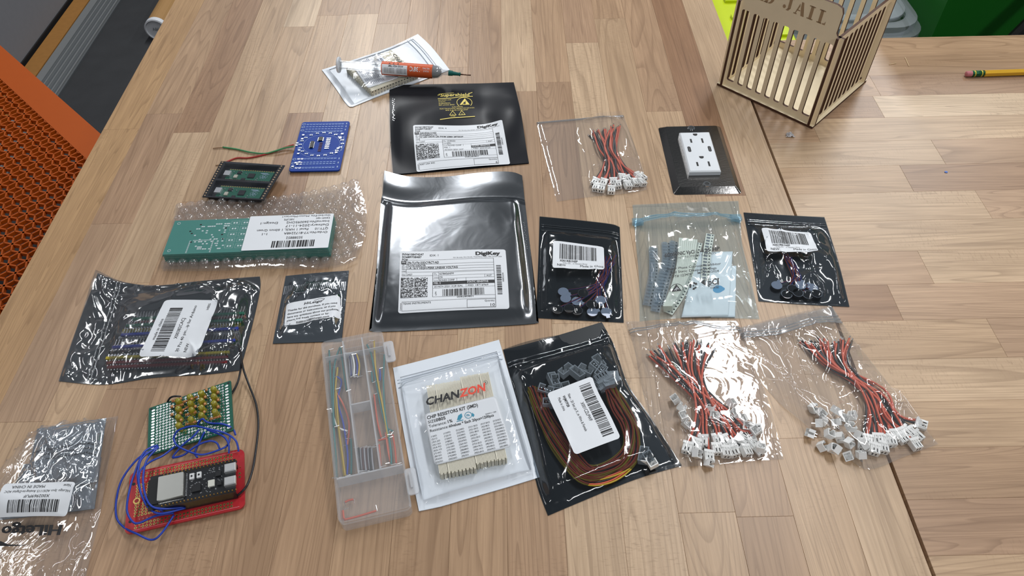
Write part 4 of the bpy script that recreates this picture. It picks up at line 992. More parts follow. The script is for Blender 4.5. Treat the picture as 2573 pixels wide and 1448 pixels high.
for k, pts in enumerate((((1652, 622), (1654, 680), (1650, 706), (1638, 770)), ((1684, 610), (1685, 660), (1672, 712), (1658, 785)), ((1704, 608), (1698, 660), (1686, 700), (1668, 768)))):
    flat_tape([(a, b) for a, b in pts], .002, .002, .0085, CT, .0016, CTP, ('clear plastic component tape at the far left of the pale blue bag', 'clear plastic component tape, second from the left in the pale blue bag', 'clear plastic component tape beside the white paper ones')[k])

# ------------------------------------------------------------------ clear bag of silver bags in the near left corner
def hb_h():
    wr = wrinkle(15.1, .0044, 4.0, 8., 10)
    def f(u, v):
        e = sm(u, 0, .05)*sm(1-u, 0, .05)*sm(v, 0, .05)*sm(1-v, 0, .05)
        return e*(.016*bump(u, v, .50, .33, .52, .32, 3) + .002 + wr(u*1.0, v*1.3)*(1-.9*bump(u, v, .45, .55, .5, .26, 4))*(1-.7*bump(u, v, .5, .2, .5, .12, 4)))
    return f
g = Bag([(72, 1088), (190, 1064), (298, 1047)], [(-190, 1500), (0, 1505), (205, 1500)], [(46, 1152), (-40, 1260), (-120, 1380)], [(286, 1102), (268, 1198), (250, 1306), (228, 1400)], hb_h())
t = thing('clear_bag', U(120, 1280), 'crinkled clear bag holding small silver bags, in the near left corner', 'bag', 'clear zip bags')
g.film(t, CLEAR, nu=100, nv=110)
L = Label(g, [(168, 1299), (-10, 1302), (12, 1216), (192, 1213)], 66, 31, r=3); lb = L.build(t, PAPER); p = L.pr(); X = p.text
p.bars(8.5, 3, 55, 13.5, 61); X('X002969PUF', 18, 18.2, 3, 24); X('HiLetgo 3pcs ADS1115 Analog-to-Digital ADC', 2, 23, 2.4, 60); X('New', 2.5, 28.5, 2.6, 7); X('MADE IN CHINA', 26, 28.2, 2.9, 31); p.build(lb, BLACK)
L = Label(g, [(160, 1352), (4, 1356), (6, 1320), (162, 1317)], 100, 24, off=.001); p = L.pr(0); [p.text('HiLetgo', .9*k_, 21, 17, 98, 1, slant=.2) for k_ in range(3)]
p.poly([(100, -4), (104, -14), (85, -16), (48, -14), (85, -11.5)]); p.build(t, BLACK, 'brand_print')
L = Label(g, [(256, 1130), (72, 1143), (66, 1165), (250, 1152)], 100, 12, off=.001); p = L.pr(0)
for k, s_ in enumerate(('Thanks for the purchase. If you need documents', 'or have any questions about our products,', 'please feel freely contact us: support')): p.text(s_, 2, -1 + 6.5*k, 3.4, (92, 84, 70)[k], 1)
p.build(t, BLACK, 'small_print')
SIL3 = film('pale silver film', (.02, .02, .02), .45, .12, .95, (.20, .23, .27), .25, 45, 1.0, (.9, .95, 1.0))
def sb(top, bottom, left, right, z, seed, lab):
    wr = wrinkle(seed, .0040, 2.4, 6, 5)
    f = lambda u, v: sm(u, 0, .1)*sm(1-u, 0, .1)*sm(v, 0, .1)*sm(1-v, 0, .1)*(.004*bump(u, v, .5, .5, .5, .5, 2) + wr(u, v))
    b = Bag(top, bottom, left, right, f, z0=z); c = b.S(.5, .5); c.z = TZ + z
    t = thing('static_shielding_bag', c, lab, 'bag', 'small silver bags in the corner bag'); b.film(t, SIL3, nu=56, nv=56); return b, t
sb([(95, 1079), (180, 1066), (268, 1052)], [(60, 1240), (150, 1228), (244, 1212)], (), (), .0062, 1.7, 'upper small silver bag inside the corner bag')
b, t2_ = sb([(62, 1168), (150, 1160), (256, 1150)], [(0, 1308), (110, 1296), (238, 1280)], (), (), .0015, 5.2, 'lower small silver bag inside the corner bag, under the barcode label')
# ------------------------------------------------------------------ blue LED board with two wires
BLUEB = pm('blue solder mask', srgb(4, 58, 150), .5, var=.08, spec=.25); SILK = pm('silkscreen', srgb(168, 186, 210), .6); CHIP = pm('chip black', srgb(26, 27, 30), .45); SOLD = pm('solder', (.82, .83, .84), .25, 1.0)
DULL = pm('unpopulated pad', srgb(120, 146, 196), .45, .1)
F = Frame([(757.5, 306), (876.5, 305.5), (856, 429), (728.5, 429)], .0035)
t = thing('led_kit_board', F(F.w/2, F.h/2, -.0035), 'blue circuit board with a ring of LEDs and two soldered wires', 'circuit board')
w, h = F.w, F.h; MB(F).prism(rrect(0, 0, w, h, .003), -.0016, 0).build('board', BLUEB, t)
m = MB(F); d = MB(F); s_ = MB(F)
for r_, yy in enumerate((.045, .105, .155, .20, .755, .83, .865, .93)):
    for k in range(12):
        x = w*(.11+.066*k); y = h*yy; big = r_ in (0, 3, 4, 7)
        (d if not (r_ >= 4 and k < 2) else m).box(x, y, 0, x+.0026, y+(.0022 if big else .0012), .0003)
        if big: s_.rect(x+.0006, y+.0003, x+.0020, y+.0012, .00035)
d.build('bare_pads', DULL, t)['kind'] = 'stuff'; s_.build('pad_marks', BLUEB, t)['kind'] = 'stuff'
R = random.Random(4)
for k in range(20):
    a = 2*pi*k/20; x, y = w*.515 + .0235*cos(a), h*.48 + .0205*sin(a)
    led = MB(F); led.box(x-.0011, y-.0007, 0, x+.0011, y+.0007, .0008); o = led.build('led', pm('led package', srgb(196, 204, 214), .3), t)
    m.box(x-.0017, y-.0008, 0, x-.0011, y+.0008, .0006); m.box(x+.0011, y-.0008, 0, x+.0017, y+.0008, .0006)
for (fx, fy) in ((.10, .29), (.9, .28), (.1, .37), (.88, .37), (.10, .67), (.86, .66), (.1, .60), (.88, .58), (.02, .455), (.02, .50), (.10, .85), (.14, .88), (.06, .92), (.17, .84)): m.box(w*fx-.0013, h*fy-.001, 0, w*fx+.0013, h*fy+.001, .0010)
for k in range(7): m.box(w*.60, h*(.36+.034*k), 0, w*.60+.0028, h*(.36+.034*k)+.0013, .0008); m.box(w*.655, h*(.36+.034*k), 0, w*.655+.0018, h*(.36+.034*k)+.0013, .0008)
m.build('solder_joints', SOLD, t)['kind'] = 'stuff'
for (x0, y0, x1, y1, nm) in ((.30, .43, .36, .56, 'driver_chip'), (.44, .345, .52, .42, 'counter_chip')):
    o = MB(F).box(w*x0, h*y0, .0002, w*x1, h*y1, .0016).build(nm, CHIP, t); q = MB(F)
    for k in range(8):
        yy = lerp(h*y0, h*y1, (k+.5)/8)
        for xx in (w*x0-.0011, w*x1): q.box(xx, yy-.0003, .0002, xx+.0011, yy+.0003, .0006)
    q.build('chip_leads', TIN, o)['kind'] = 'stuff'
q = MB(F)
for k in range(6): q.box(w*.475, h*(.45+.032*k), .0, w*.475+.0034, h*(.45+.032*k)+.0012, .0006)
q.build('resistors', pm('brown resistor', srgb(96, 60, 60), .5), t)['kind'] = 'stuff'
s_ = Print(lambda x, y: F(x, y, .00006)); s_.line([(w*.515+.0205*cos(a*.13), h*.48+.0175*sin(a*.13)) for a in range(49)], .00022); s_.line([(w*.515+.0265*cos(a*.13), h*.48+.0235*sin(a*.13)) for a in range(49)], .00022)
s_.text('Soldering Practice Board', w*.955, h*.62, .0016, .026, rot=-90)
for k, yy in enumerate((.05, .11, .18, .77, .85, .93)):
    s_.line([(w*.05+.0018*cos(a*.5), h*yy+.0014*sin(a*.5)) for a in range(14)], .0006); s_.rect(w*.93, h*yy-.0012, w*.95, h*yy+.0014)
s_.build(t, SILK, 'silkscreen')
gw = [(738, 368, .004), (715, 372, .004), (690, 380, .003), (665, 386, .0016), (630, 383, .0016), (595, 375, .0012), (560, 370, .0012)]
o = MB().tube(spline([U(*q) for q in gw], 6), .0009, 8).build('green_wire', GRNW, t, smooth=True); MB().tube([U(562, 370.5, .0012), U(535, 373, .0010)], .0005, 6).build('bare_end', pm('copper strands', srgb(150, 116, 84), .4, .7), o)
gw = [(738, 364, .0045), (715, 371, .0022), (690, 381, .0012), (655, 391, .0010), (622, 397, .0010), (596, 397, .0010), (574, 405, .0010), (556, 414, .0009)]
o = MB().tube(spline([U(*q) for q in gw], 6), .0009, 8).build('red_wire', pm('dark red wire', srgb(168, 52, 48), .4), t, smooth=True); MB().tube([U(557, 414, .001), U(542, 416, .0008)], .0005, 6).build('bare_end', MT['copper strands'], o)

# ------------------------------------------------------------------ two small microcontroller boards in carrier tape
Q = [(555.5, 405), (716, 415.5), (663, 503), (508, 495)]; zz = [.0068, .0140, .0115, .0062]
PT4 = [U(a, b, z) for (a, b), z in zip(Q, zz)]
def TP(x, y, z=0.0):   # x, y in 0..1 across the tape
    p = PT4[0]*(1-x)*(1-y) + PT4[1]*x*(1-y) + PT4[2]*x*y + PT4[3]*(1-x)*y; return p + Vector((0, 0, z))
t = thing('carrier_tape', TP(.5, .5, -.008), 'piece of black carrier tape holding two small green boards', 'carrier tape')
TB = pm('black carrier tape plastic', srgb(22, 24, 30), .42)
m = MB(TP)
m.box(0, 0, -.0008, .075, 1, 0); m.box(.925, 0, -.0008, 1, 1, 0); m.box(.075, 0, -.0008, .925, .05, 0); m.box(.075, .485, -.0008, .925, .54, 0); m.box(.075, .965, -.0008, .925, 1, 0)
for y0, y1 in ((.05, .485), (.54, .965)):
    m.box(.075, y0, -.0052, .925, y1, -.0046)
    for a in ((.075, y0, .082, y1), (.918, y0, .925, y1), (.075, y0, .925, y0+.012), (.075, y1-.012, .925, y1)): m.box(a[0], a[1], -.0046, a[2], a[3], -.0006)
m.build('formed_tape', TB, t); m = MB(TP)
for k in range(15):
    for x in (.02, .945): m.box(x, .02+.066*k, .00002, x+.022, .045+.066*k, .0002)
m.build('sprocket_holes', pm('hole through to wood', srgb(176, 150, 120), .6), t)['kind'] = 'stuff'
PICO = pm('green solder mask', srgb(24, 92, 72), .4, var=.08); CASTEL = GOLD
for j, (y0, y1) in enumerate(((.155, .455), (.625, .945))):
    x0, x1 = .175, .885
    G = lambda x, y, z=0, a=y0, b=y1: TP(lerp(x0, x1, x), lerp(a, b, y), z-.0036)
    c = thing('microcontroller_board', G(.5, .5), ('green microcontroller board in the rear pocket of the black tape', 'green microcontroller board in the front pocket of the black tape')[j], 'circuit board', 'boards in the carrier tape')
    MB(G).box(0, 0, 0, 1, 1, .001).build('board', PICO, c)
    auto(MB(G).cbox(-.05, .30, .001, .09, .72, .0034, .0004).build('usb_port', STEEL, c), 30)
    q = MB(G)
    for k in range(20):
        for y in (0, .93): q.box(.012+.05*k, y, .001, .038+.05*k, y+.07, .00115)
    q.build('edge_pads', CASTEL, c)['kind'] = 'stuff'
    MB(G).box(.48, .34, .001, .62, .72, .0019).build('processor', CHIP, c); MB(G).box(.37, .80, .001, .45, .95, .0017).build('flash_chip', CHIP, c); MB(G).box(.22, .2, .001, .30, .42, .0019).build('regulator', CHIP, c)
    MB(G).cbox(.18, .56, .001, .26, .82, .0022, .0003).build('button', pm('button cap', srgb(190, 186, 170), .4), c)
    q = MB(G)
    for (a, b) in ((.12, .22), (.30, .18), (.31, .38), (.20, .42), (.69, .86), (.70, .72), (.14, .9), (.1, .85), (.40, .3)): q.box(a, b, .001, a+.018, b+.07, .0016)
    q.build('solder_joints', SOLD, c)['kind'] = 'stuff'
    p = Print(lambda x, y, G=G: G(x/50, y/20, .00112))
    for k in range(5): a = radians(90+72*k); p.line([(41+2.6*cos(a)+1.7*cos(b*.6), 11+2.6*-sin(a)*1.0+1.7*sin(b*.6)) for b in range(11)], .22)
    p.line([(41+1.4*cos(b*.6), 11+1.4*sin(b*.6)) for b in range(11)], .22); p.line([(36, 4.4), (44, 4.4)], .8); p.line([(38, 6), (46, 6)], .5); p.build(c, SILK, 'silkscreen')
m = MB(); m.grid(lambda u, v: TP(lerp(.07, .93, u), v, .0004 + .0005*sin(v*9+u)*sin(pi*u)), 30, 26); m.f = [q[::-1] for q in m.f]
m.build('cover_film', film('tape cover film', (.94, .95, .97), .008, .08, .02, (.5, .55, .62), .2, 24, .8), t, smooth=True, recalc=False)

# ------------------------------------------------------------------ bubble wrap, stack of green boards and its label
BUB = film('bubble wrap film', (.985, .98, .978), .004, .05, .05, (.92, .90, .90), .2, 80, 2.2)
outl_t = [(444, 521), (540, 509), (670, 503), (786, 489), (902, 464)]; outl_b = [(408, 682), (525, 682), (670, 676), (829, 676), (896, 654)]
def bw_h(u, v): return .0025 + .004*sm(u, .55, 1)*sm(1-v, .1, 1) + .003*sm(v, .86, .93)*(1-sm(v, .97, 1)) + .0008*nz(u*9, v*6, 3)
g = Bag(outl_t, outl_b, [(430, 600), (415, 655)], [(921, 527), (917, 600)], bw_h)
t = thing('bubble_wrap', U(660, 590), 'sheet of clear bubble wrap under and around the green board stack', 'bubble wrap')
g.film(t, BUB, 'sheet', 60, 40)
d = MB(); N = 14
prof = [(.0049, 0), (.0047, .0016), (.0040, .0030), (.0026, .0038), (.001, .0041)]
d.lathe(prof, 14, cap=False); d.f.append(tuple(range(4*14, 5*14))); me = d.mesh('bubble', smooth=True); me.materials.append(BUB)
L_ = (g.xy(1, .5)-g.xy(0, .5)).length; Hh = (g.xy(.5, 1)-g.xy(.5, 0)).length; nx, ny = int(L_/.0105), int(Hh/.0092)
for j in range(ny):
    for i in range(nx):
        u = (i+.5+.5*(j % 2))/nx; v = (j+.5)/ny
        if u > .985: continue
        px, py = PJ(g.S(u, v))
        if 415 < px < 838 - (py-545)*.1 and 560 < py < 655 and not (py > 648): continue   # nothing shows below the stack
        o = inst(me, 'bubble', t, g.S(u, v) - t.location); k = .9 + .2*((i*7+j*3) % 5)/5; o.scale = (k, k, k)
BG = pm('green board mask', srgb(44, 126, 116), .35, var=.06); EDGE = pm('board edge', srgb(58, 104, 84), .6)
F = Frame([(441, 554), (838, 542.5), (826.6, 625.5), (407.5, 640)], .0138)
w, h = F.w, F.h
for k in range(10):
    z = -.00108*(10-k); R = random.Random(k); dx, dy = R.uniform(-.0006, .0006), R.uniform(-.0005, .0005)
    lab = 'top green circuit board of the wrapped stack, its pads showing' if k == 9 else 'green circuit board in the wrapped stack below the top one'
    c = thing('circuit_board', F(w/2, h/2, z), lab, 'circuit board', None if k == 9 else 'lower boards of the wrapped stack')
    MB(F).box(dx, dy, z+.00006, w+dx, h+dy, z+.00102).build('board', BG, c)
    if k == 9:
        p = Print(lambda x, y: F(x*.001, y*.001, .0001)); R = random.Random(77)
        for x0, n_ in ((18, 7), (24, 8), (30, 9), (36, 9), (42, 10), (48, 12), (52, 10)):
            for q in range(n_): y = R.choice((6, 9, 12, 15, 18, 21, 24, 27, 30, 33, 36, 40)); x = x0 + R.choice((0, 2.2, 4.4)); p.rect(x, y, x+1.8, y+1.5)
        for q in range(14): p.rect(25+1.25*q, 28.2, 25.7+1.25*q, 29.4)
        for q in range(13): p.rect(21.5-.35*q*.1, 29+1.3*q, 22.8-.35*q*.1, 29.7+1.3*q); p.rect(43.6, 29+1.3*q, 44.9, 29.7+1.3*q)
        for a in range(3):
            for b in range(3): p.rect(31+1.5*a, 37+1.5*b, 32.2+1.5*a, 38.2+1.5*b)
        for cx in (61, 71):
            for cy in (6, 14, 22, 30, 38): p.frame(cx-4, cy-2.8, cx+4, cy+2.8, .15, 1); p.rect(cx-2, cy-1, cx-.4, cy+1); p.rect(cx+.6, cy-1, cx+2.2, cy+1)
        for (cx, cy) in ((5, 4), (5, h*1000-5)): p.line([(cx+1.4*cos(a*.5), cy+1.4*sin(a*.5)) for a in range(14)], .5)
        p.build(c, pm('tinned pads', srgb(206, 218, 220), .4, .1), 'pads')
t = thing('shrink_wrap', F(w/2, h/2, -.011), 'tight clear wrap with a white order label around the green boards', 'wrap')
m = MB(F); e = .0006; m.grid(lambda u, v: (lerp(-e, w+e, u), lerp(-e, h+e, v), .0006+.0003*nz(u*14, v*5, 2)), 40, 14); m.f = [q[::-1] for q in m.f]
m.grid(lambda u, v: (lerp(-e, w+e, u), h+e+.0004*nz(u*20, v*3, 1), lerp(.0006, -.0108, v)), 40, 3); m.grid(lambda u, v: (w+e, lerp(0, h+e, u), lerp(.0006, -.0108, v)), 8, 3)
m.build('wrap_film', film('tight wrap film', (.98, .985, .985), .0, .06, .05, (.8, .88, .88), .10, 30, .8), t, smooth=True, recalc=False)
class FS:
    def __init__(s, x0, y0, x1, y1): s.a = (x0, y0, x1, y1)
    inv = None
    def S(s, u, v, off=0): return F(lerp(s.a[0], s.a[2], u), lerp(s.a[1], s.a[3], v), .0013+off)
L = Label(FS(w, h*1.0, w*.475, -.001), None, 82, 48, r=1); lb = L.build(t, PAPER); p = L.pr(); X = p.text
p.bars(14, 2.5, 56, 11.5, 71, dens=.7); X('50388852', 26, 16.8, 3.2, 16); X('OrderNo:Y7-8172248A', 3, 23, 3.0, 42); X('1-1', 60, 23, 3, 7); X('QTY:10', 3, 28.2, 3, 13); X('Panel 1 HASL 1 60mm Green', 22, 28.2, 3, 50); X('Delivery:2024-11-17', 3, 33.4, 3.0, 42); X('InternalNo:260095OH2', 3, 38.4, 3.0, 42); X('Design:1', 53, 38.4, 3.0, 18); X('test-qc', 3, 42.6, 2.6, 14); X('HKUPS', 38, 42.6, 2.6, 10); X('GerberFile MotorMatrixv1', 3, 46.6, 2.2, 48); p.build(lb, BLACK)
# ------------------------------------------------------------------ perforated board with yellow LEDs
PERF = pm('teal green board', srgb(8, 86, 68), .4, var=.06); HOLE = pm('drilled hole', (.02, .03, .03), .8)
PQ = [(374, 1026), (580, 956), (587, 1081), (370, 1146)]; PZ = [.004, .010, .009, .003]
P4 = [U(a, b, z) for (a, b), z in zip(PQ, PZ)]; PW2 = .0665; PH2 = .0478
def PF(x, y, z=0.0):
    u, v = x/PW2, y/PH2; return P4[0]*(1-u)*(1-v) + P4[1]*u*(1-v) + P4[2]*u*v + P4[3]*(1-u)*v + Vector((0, 0, z))
def pinv(px, py, z):
    x, y = PW2/2, PH2/2
    for _ in range(10):
        a = PJ(PF(x, y, z)); b = PJ(PF(x+.001, y, z)); c = PJ(PF(x, y+.001, z)); A, B, C_, D = (b[0]-a[0])/.001, (c[0]-a[0])/.001, (b[1]-a[1])/.001, (c[1]-a[1])/.001
        ex, ey = px-a[0], py-a[1]; det = A*D-B*C_; x += (ex*D-ey*B)/det; y += (ey*A-ex*C_)/det
    return x, y
t = thing('led_perfboard', Vector((PF(PW2/2, PH2/2).x, PF(PW2/2, PH2/2).y, TZ)), 'green perforated board with sixteen yellow LEDs and resistors', 'circuit board')
MB(PF).prism(rrect(0, 0, PW2, PH2, .0012), -.0016, 0).build('board', PERF, t)
m = MB(PF); hl = MB(PF)
for i in range(22):
    for j in range(17):
        x, y = PW2*(.105+.79*i/21), PH2*(.045+.91*j/16); m.ring(x, y, .0, .00012, .00088, .00052, 8); hl.flat([(x+.0005*cos(a*pi/3), y+.0005*sin(a*pi/3)) for a in range(6)], .00006)
m.build('pads', SOLD, t)['kind'] = 'stuff'; hl.build('holes', HOLE, t)['kind'] = 'stuff'
m = MB(PF)
for j in range(15):
    for x in (.0024, PW2-.0050): m.flat(rrect(x, PH2*(.07+.06*j), x+.0027, PH2*(.07+.06*j)+.0017, .0008, 3), .00012)
m.build('edge_pads', SOLD, t)['kind'] = 'stuff'; m = MB(PF)
for (x, y) in ((.002, .002), (PW2-.002, .002), (.002, PH2-.002), (PW2-.002, PH2-.002)): m.flat([(x+.0011*cos(a*pi/6), y+.0011*sin(a*pi/6)) for a in range(12)], .00010)
m.build('mounting_holes', HOLE, t)['kind'] = 'stuff'
LEDM = film('yellow led resin', (.80, .74, .22), .03, .10, .45, (.52, .46, .05), 0, 40); LEDB = pm('led die', srgb(206, 196, 120), .4)
led = MB().lathe([(.0029, 0), (.0029, .001), (.0025, .001), (.0025, .0048), (.0023, .0060), (.0017, .0069), (.0008, .0073)], 18); lme = led.mesh('lens', smooth=False); lme.materials.append(LEDM); lme.polygons.foreach_set('use_smooth', [True]*len(lme.polygons)); lme.set_sharp_from_angle(angle=radians(50))
ldie = MB().box(-.0008, -.0004, .001, -.0001, .0004, .0040).box(.0003, -.0003, .001, .0008, .0003, .0034).mesh('die'); ldie.materials.append(LEDB)
S_ = lambda cx, cy: (350+.1588*cx, 930+.1588*cy)
for cx, cy in ((605, 475), (605, 600), (605, 730), (612, 862), (790, 410), (795, 515), (815, 615), (802, 765), (968, 350), (972, 470), (975, 582), (972, 700), (1165, 285), (1168, 402), (1172, 512), (1185, 645)):
    x, y = pinv(*S_(cx, cy), .0068); p_ = PF(x, y, .0004) - t.location; o = inst(lme, 'led', t, p_); inst(ldie, 'led_die', o)
RES = pm('tan resistor body', srgb(196, 142, 88), .5); BND = pm('brown colour band', srgb(150, 80, 40), .5)
def resistor(a, b, za, zb):
    x0, y0 = pinv(*S_(*a), za); x1, y1 = pinv(*S_(*b), zb); A, B = PF(x0, y0, za), PF(x1, y1, zb); d = B-A
    P = [A, A+d*.06, A+d*.16, A+d*.3, A+d*.7, A+d*.84, A+d*.94, B]; rr = (.0007, .0011, .0011, .0008, .0008, .0011, .0011, .0007); m = MB()
    for i in range(7): m.tube([P[i], P[i+1]], rr[i], 8, True, rr[i+1])
    o = m.build('resistor', RES, t, smooth=True); q = MB()
    for k in (.11, .40, .52, .64, .9): q.tube([A+d*k, A+d*(k+.05)], .00118 if k in (.11, .9) else .00088, 8)
    q.build('colour_bands', BND, o)['kind'] = 'stuff'
    MB().tube([A, A-d.normalized()*.0015+Vector((0, 0, -za))], .0003, 5).build('lead', TIN, o)
for a, b in (((560, 580), (700, 545)), ((690, 510), (850, 455)), ((665, 648), (815, 560)), ((730, 715), (905, 665)), ((730, 865), (905, 818)), ((1115, 782), (1290, 732)), ((520, 495), (560, 490)), ((880, 440), (915, 425))): resistor(a, b, .0022, .0030)
for a in ((1045, 425), (1040, 535), (1030, 660), (1245, 350), (1250, 470), (1250, 580), (655, 450), (655, 680), (660, 790), (1065, 310), (520, 575), (520, 700), (890, 575), (830, 455)):
    x, y = pinv(*S_(*a), .004); q = PF(x, y, .0); resistor((a[0]-8, a[1]+18), a, .0008, .0062)
# ------------------------------------------------------------------ red board with the black controller module
REDB = pm('red solder mask', srgb(176, 40, 46), .34, var=.06)
F = Frame([(331, 1190), (614, 1125), (614, 1270), (307, 1352)], .0040); w, h = F.w, F.h
t = thing('red_prototype_board', F(w/2, h/2, -.0040), 'red prototyping board with a black controller module and blue wires', 'circuit board')
MB(F).prism(rrect(0, 0, w, h, .0045, 6), -.0016, 0).build('board', REDB, t)
m = MB(F); hl = MB(F)
def pad(x, y): m.ring(x, y, .0, .00012, .00098, .0005, 8); hl.flat([(x+.0005*cos(a*pi/3), y+.0005*sin(a*pi/3)) for a in range(6)], .00006)
for i in range(27):
    x = .0075 + .00262*i
    for y in (.0035, .0061, h-.0061, h-.0035):
        pad(x, y)
for i in range(9):
    for j in range(5):
        for y0 in (.0125, h-.0225): pad(.0065+.0025*i, y0+.00235*j)
for i in range(18): pad(.0300+.0026*i, .0395)
pad(w-.0035, h*.42); pad(w-.0035, h*.48)
m.build('pads', GOLD, t)['kind'] = 'stuff'; hl.build('holes', HOLE, t)['kind'] = 'stuff'
m = MB(F)
for (x, y) in ((.0035, .0105), (w-.0065, .0105), (.0035, h-.0095), (w-.0065, h-.0105)): m.flat([(x+.0013*cos(a*pi/6), y+.0013*sin(a*pi/6)) for a in range(12)], .0001)
m.build('mounting_holes', HOLE, t)['kind'] = 'stuff'
MB(F).ring(.0068, h*.50, 0, .0002, .0026, .0016, 18).build('plated_hole', GOLD, t)
p = Print(lambda x, y: F(x, y, .00007))
for i in range(26): p.text(str(i+1), .009+.00262*i, h-.0092, .0011, .0016); p.text(str(i+1), .009+.00262*i, .0098, .0011, .0016)
p.line([(.004, .0018), (w-.004, .0018)], .0002); p.line([(.004, h-.0018), (w-.004, h-.0018)], .0002); p.build(t, pm('pink silkscreen', srgb(226, 170, 172), .6), 'silkscreen')
# controller module on sockets
G = Frame([(400, 1194), (591, 1153), (592, 1239), (396, 1276)], .0150); gw, gh = G.w, G.h; DEV = pm('black board mask', srgb(24, 26, 30), .35)
c = MB(G).box(-.0065, 0, -.0016, gw, gh, 0).build('controller_board', DEV, t)
for y in (.0002, gh-.0027): MB(G).box(.002, y, -.0105, gw-.001, y+.0025, -.0016).build('header_socket', PK, t)
q = MB(G)
for k in range(21):
    for y in (.0014, gh-.0014): x = .0035+.00262*k; q.box(x-.0004, y-.0004, 0, x+.0004, y+.0004, .0010); q.box(x-.0003, y-.0003, -.0125, x+.0003, y+.0003, -.0105)
q.build('header_pins', pm('brass pins', srgb(196, 150, 80), .3, .9), c)['kind'] = 'stuff'
MB(G).box(-.0075, gh*.12, 0, .0195, gh*.86, .0008).build('antenna_module', pm('antenna black', srgb(18, 18, 20), .4), c)
sh = auto(MB(G).prism(rrect(.0005, gh*.13, .0185, gh*.83, .0006, 2), .0008, .0032).build('shield_can', pm('matt tin shield', (.62, .62, .58), .38, .85), c), 40)
for y in (gh*.16, gh*.56): auto(MB(G).cbox(gw-.0075, y, 0, gw+.0008, y+gh*.25, .0032, .0006).build('usb_port', STEEL, c), 30)
for x in (.024, .0292):
    MB(G).box(x-.0016, gh*.20, 0, x+.0016, gh*.37, .0016).build('button', pm('button white', srgb(214, 214, 214), .4), c); MB(G).cyl(x, gh*.285, .0016, .0021, .0007, 10).build('button_plunger', CHIP, c)
for (x, y, a, b, mt) in ((.0275, .56, .006, .2, CHIP), (.043, .30, .004, .14, CHIP), (.044, .62, .003, .1, CHIP), (.0382, .52, .0046, .19, pm('clear led package', srgb(206, 206, 196), .3))): MB(G).box(x-a/2, gh*y, 0, x+a/2, gh*(y+b), .0014).build('chip' if mt is CHIP else 'rgb_led', mt, c)
q = MB(G); R = random.Random(9)
for k in range(70):
    x, y = R.uniform(.022, gw-.009), gh*R.uniform(.14, .86); q.box(x, y, 0, x+R.choice((.0006, .0010)), y+.0005, .0006)
for k in range(16): q.box(.0192, gh*(.16+.042*k), 0, .0206, gh*(.16+.042*k)+.0005, .0006)
for k in range(17): q.box(.0010+.00105*k, gh*.865, 0, .0016+.00105*k, gh*.885, .0006)
q.build('solder_joints', SOLD, c)['kind'] = 'stuff'
# blue wires between the two boards
def wire(pts, z, mt, nm, par, r=.00078): 
    Z = z if isinstance(z, (list, tuple)) else [z]*len(pts)
    while len(Z) < len(pts): Z = list(Z) + [Z[-1]]
    MB().tube(spline([U(a, b, c_) for (a, b), c_ in zip(pts, Z)], 7), r, 7).build(nm, mt, par, smooth=True)
for z, pts in (
    ([.008, .012, .008, .003, .0015, .003, .006, .006, .008, .007], [(398, 1126), (349, 1151), (308, 1203), (293, 1254), (293, 1300), (312, 1326), (344, 1342), (380, 1357), (405, 1342), (437, 1295)]),
    ([.008, .012, .013, .013, .011, .009, .009, .009, .007], [(396, 1119), (362, 1137), (337, 1193), (324, 1239), (319, 1282), (331, 1309), (349, 1315), (391, 1297), (437, 1290)]),
    ([.008, .013, .015, .015, .015, .014, .013, .008], [(397, 1122), (358, 1151), (347, 1182), (347, 1211), (358, 1250), (376, 1279), (405, 1291), (466, 1277)]),
    ([.008, .013, .016, .016, .016, .015, .008], [(398, 1124), (369, 1157), (360, 1196), (362, 1232), (376, 1268), (405, 1279), (464, 1275)]),
    ([.006, .012, .014, .015, .016, .014, .010], [(440, 1122), (410, 1145), (376, 1162), (352, 1186), (350, 1222), (366, 1262), (410, 1285)]),
    ([.006, .010, .012, .010, .009, .010, .008, .006], [(497, 1072), (500, 1060), (509, 1053), (518, 1060), (532, 1064), (560, 1066), (584, 1077), (592, 1094)]),
    ([.006, .010, .013, .014, .013, .011, .008, .006], [(436, 1102), (448, 1082), (486, 1071), (522, 1078), (564, 1088), (590, 1105), (598, 1124), (599, 1135)]),
    ([.008, .009, .009, .009, .009, .008, .006], [(436, 1102), (445, 1120), (477, 1136), (509, 1143), (548, 1132), (572, 1119), (578, 1098)]),
    ([.004, .004, .008, .011, .010], [(434, 1151), (438, 1143), (461, 1117), (485, 1098), (500, 1080)]),
    ([.004, .006, .008, .010, .009, .006], [(434, 1151), (461, 1144), (493, 1121), (525, 1109), (544, 1113), (552, 1128)]),
    ([.008, .007, .004, .004], [(514, 1086), (500, 1114), (490, 1138), (496, 1150)]),
    ([.010, .012, .010, .006], [(520, 1080), (560, 1096), (574, 1116), (575, 1140)])): wire(pts, z, BLUW, 'blue_wire', t)
wire([(600, 868), (606, 900), (612, 930), (626, 969), (644, 1019), (649, 1073), (641, 1145), (633, 1187), (619, 1223), (596, 1247)], [.020, .014, .008, .004, .003, .003, .004, .006, .008, .006], BLKW, 'black_wire', t, .0009)
wire([(604, 880), (606, 912), (604, 932), (597, 962), (585, 985), (575, 1000)], [.019, .013, .008, .006, .005, .003], BLKW, 'black_wire', t, .0009)
wire([(421, 1010), (428, 1000), (440, 996), (455, 997)], [.006, .009, .010, .008], BLKW, 'black_wire', t, .0008)
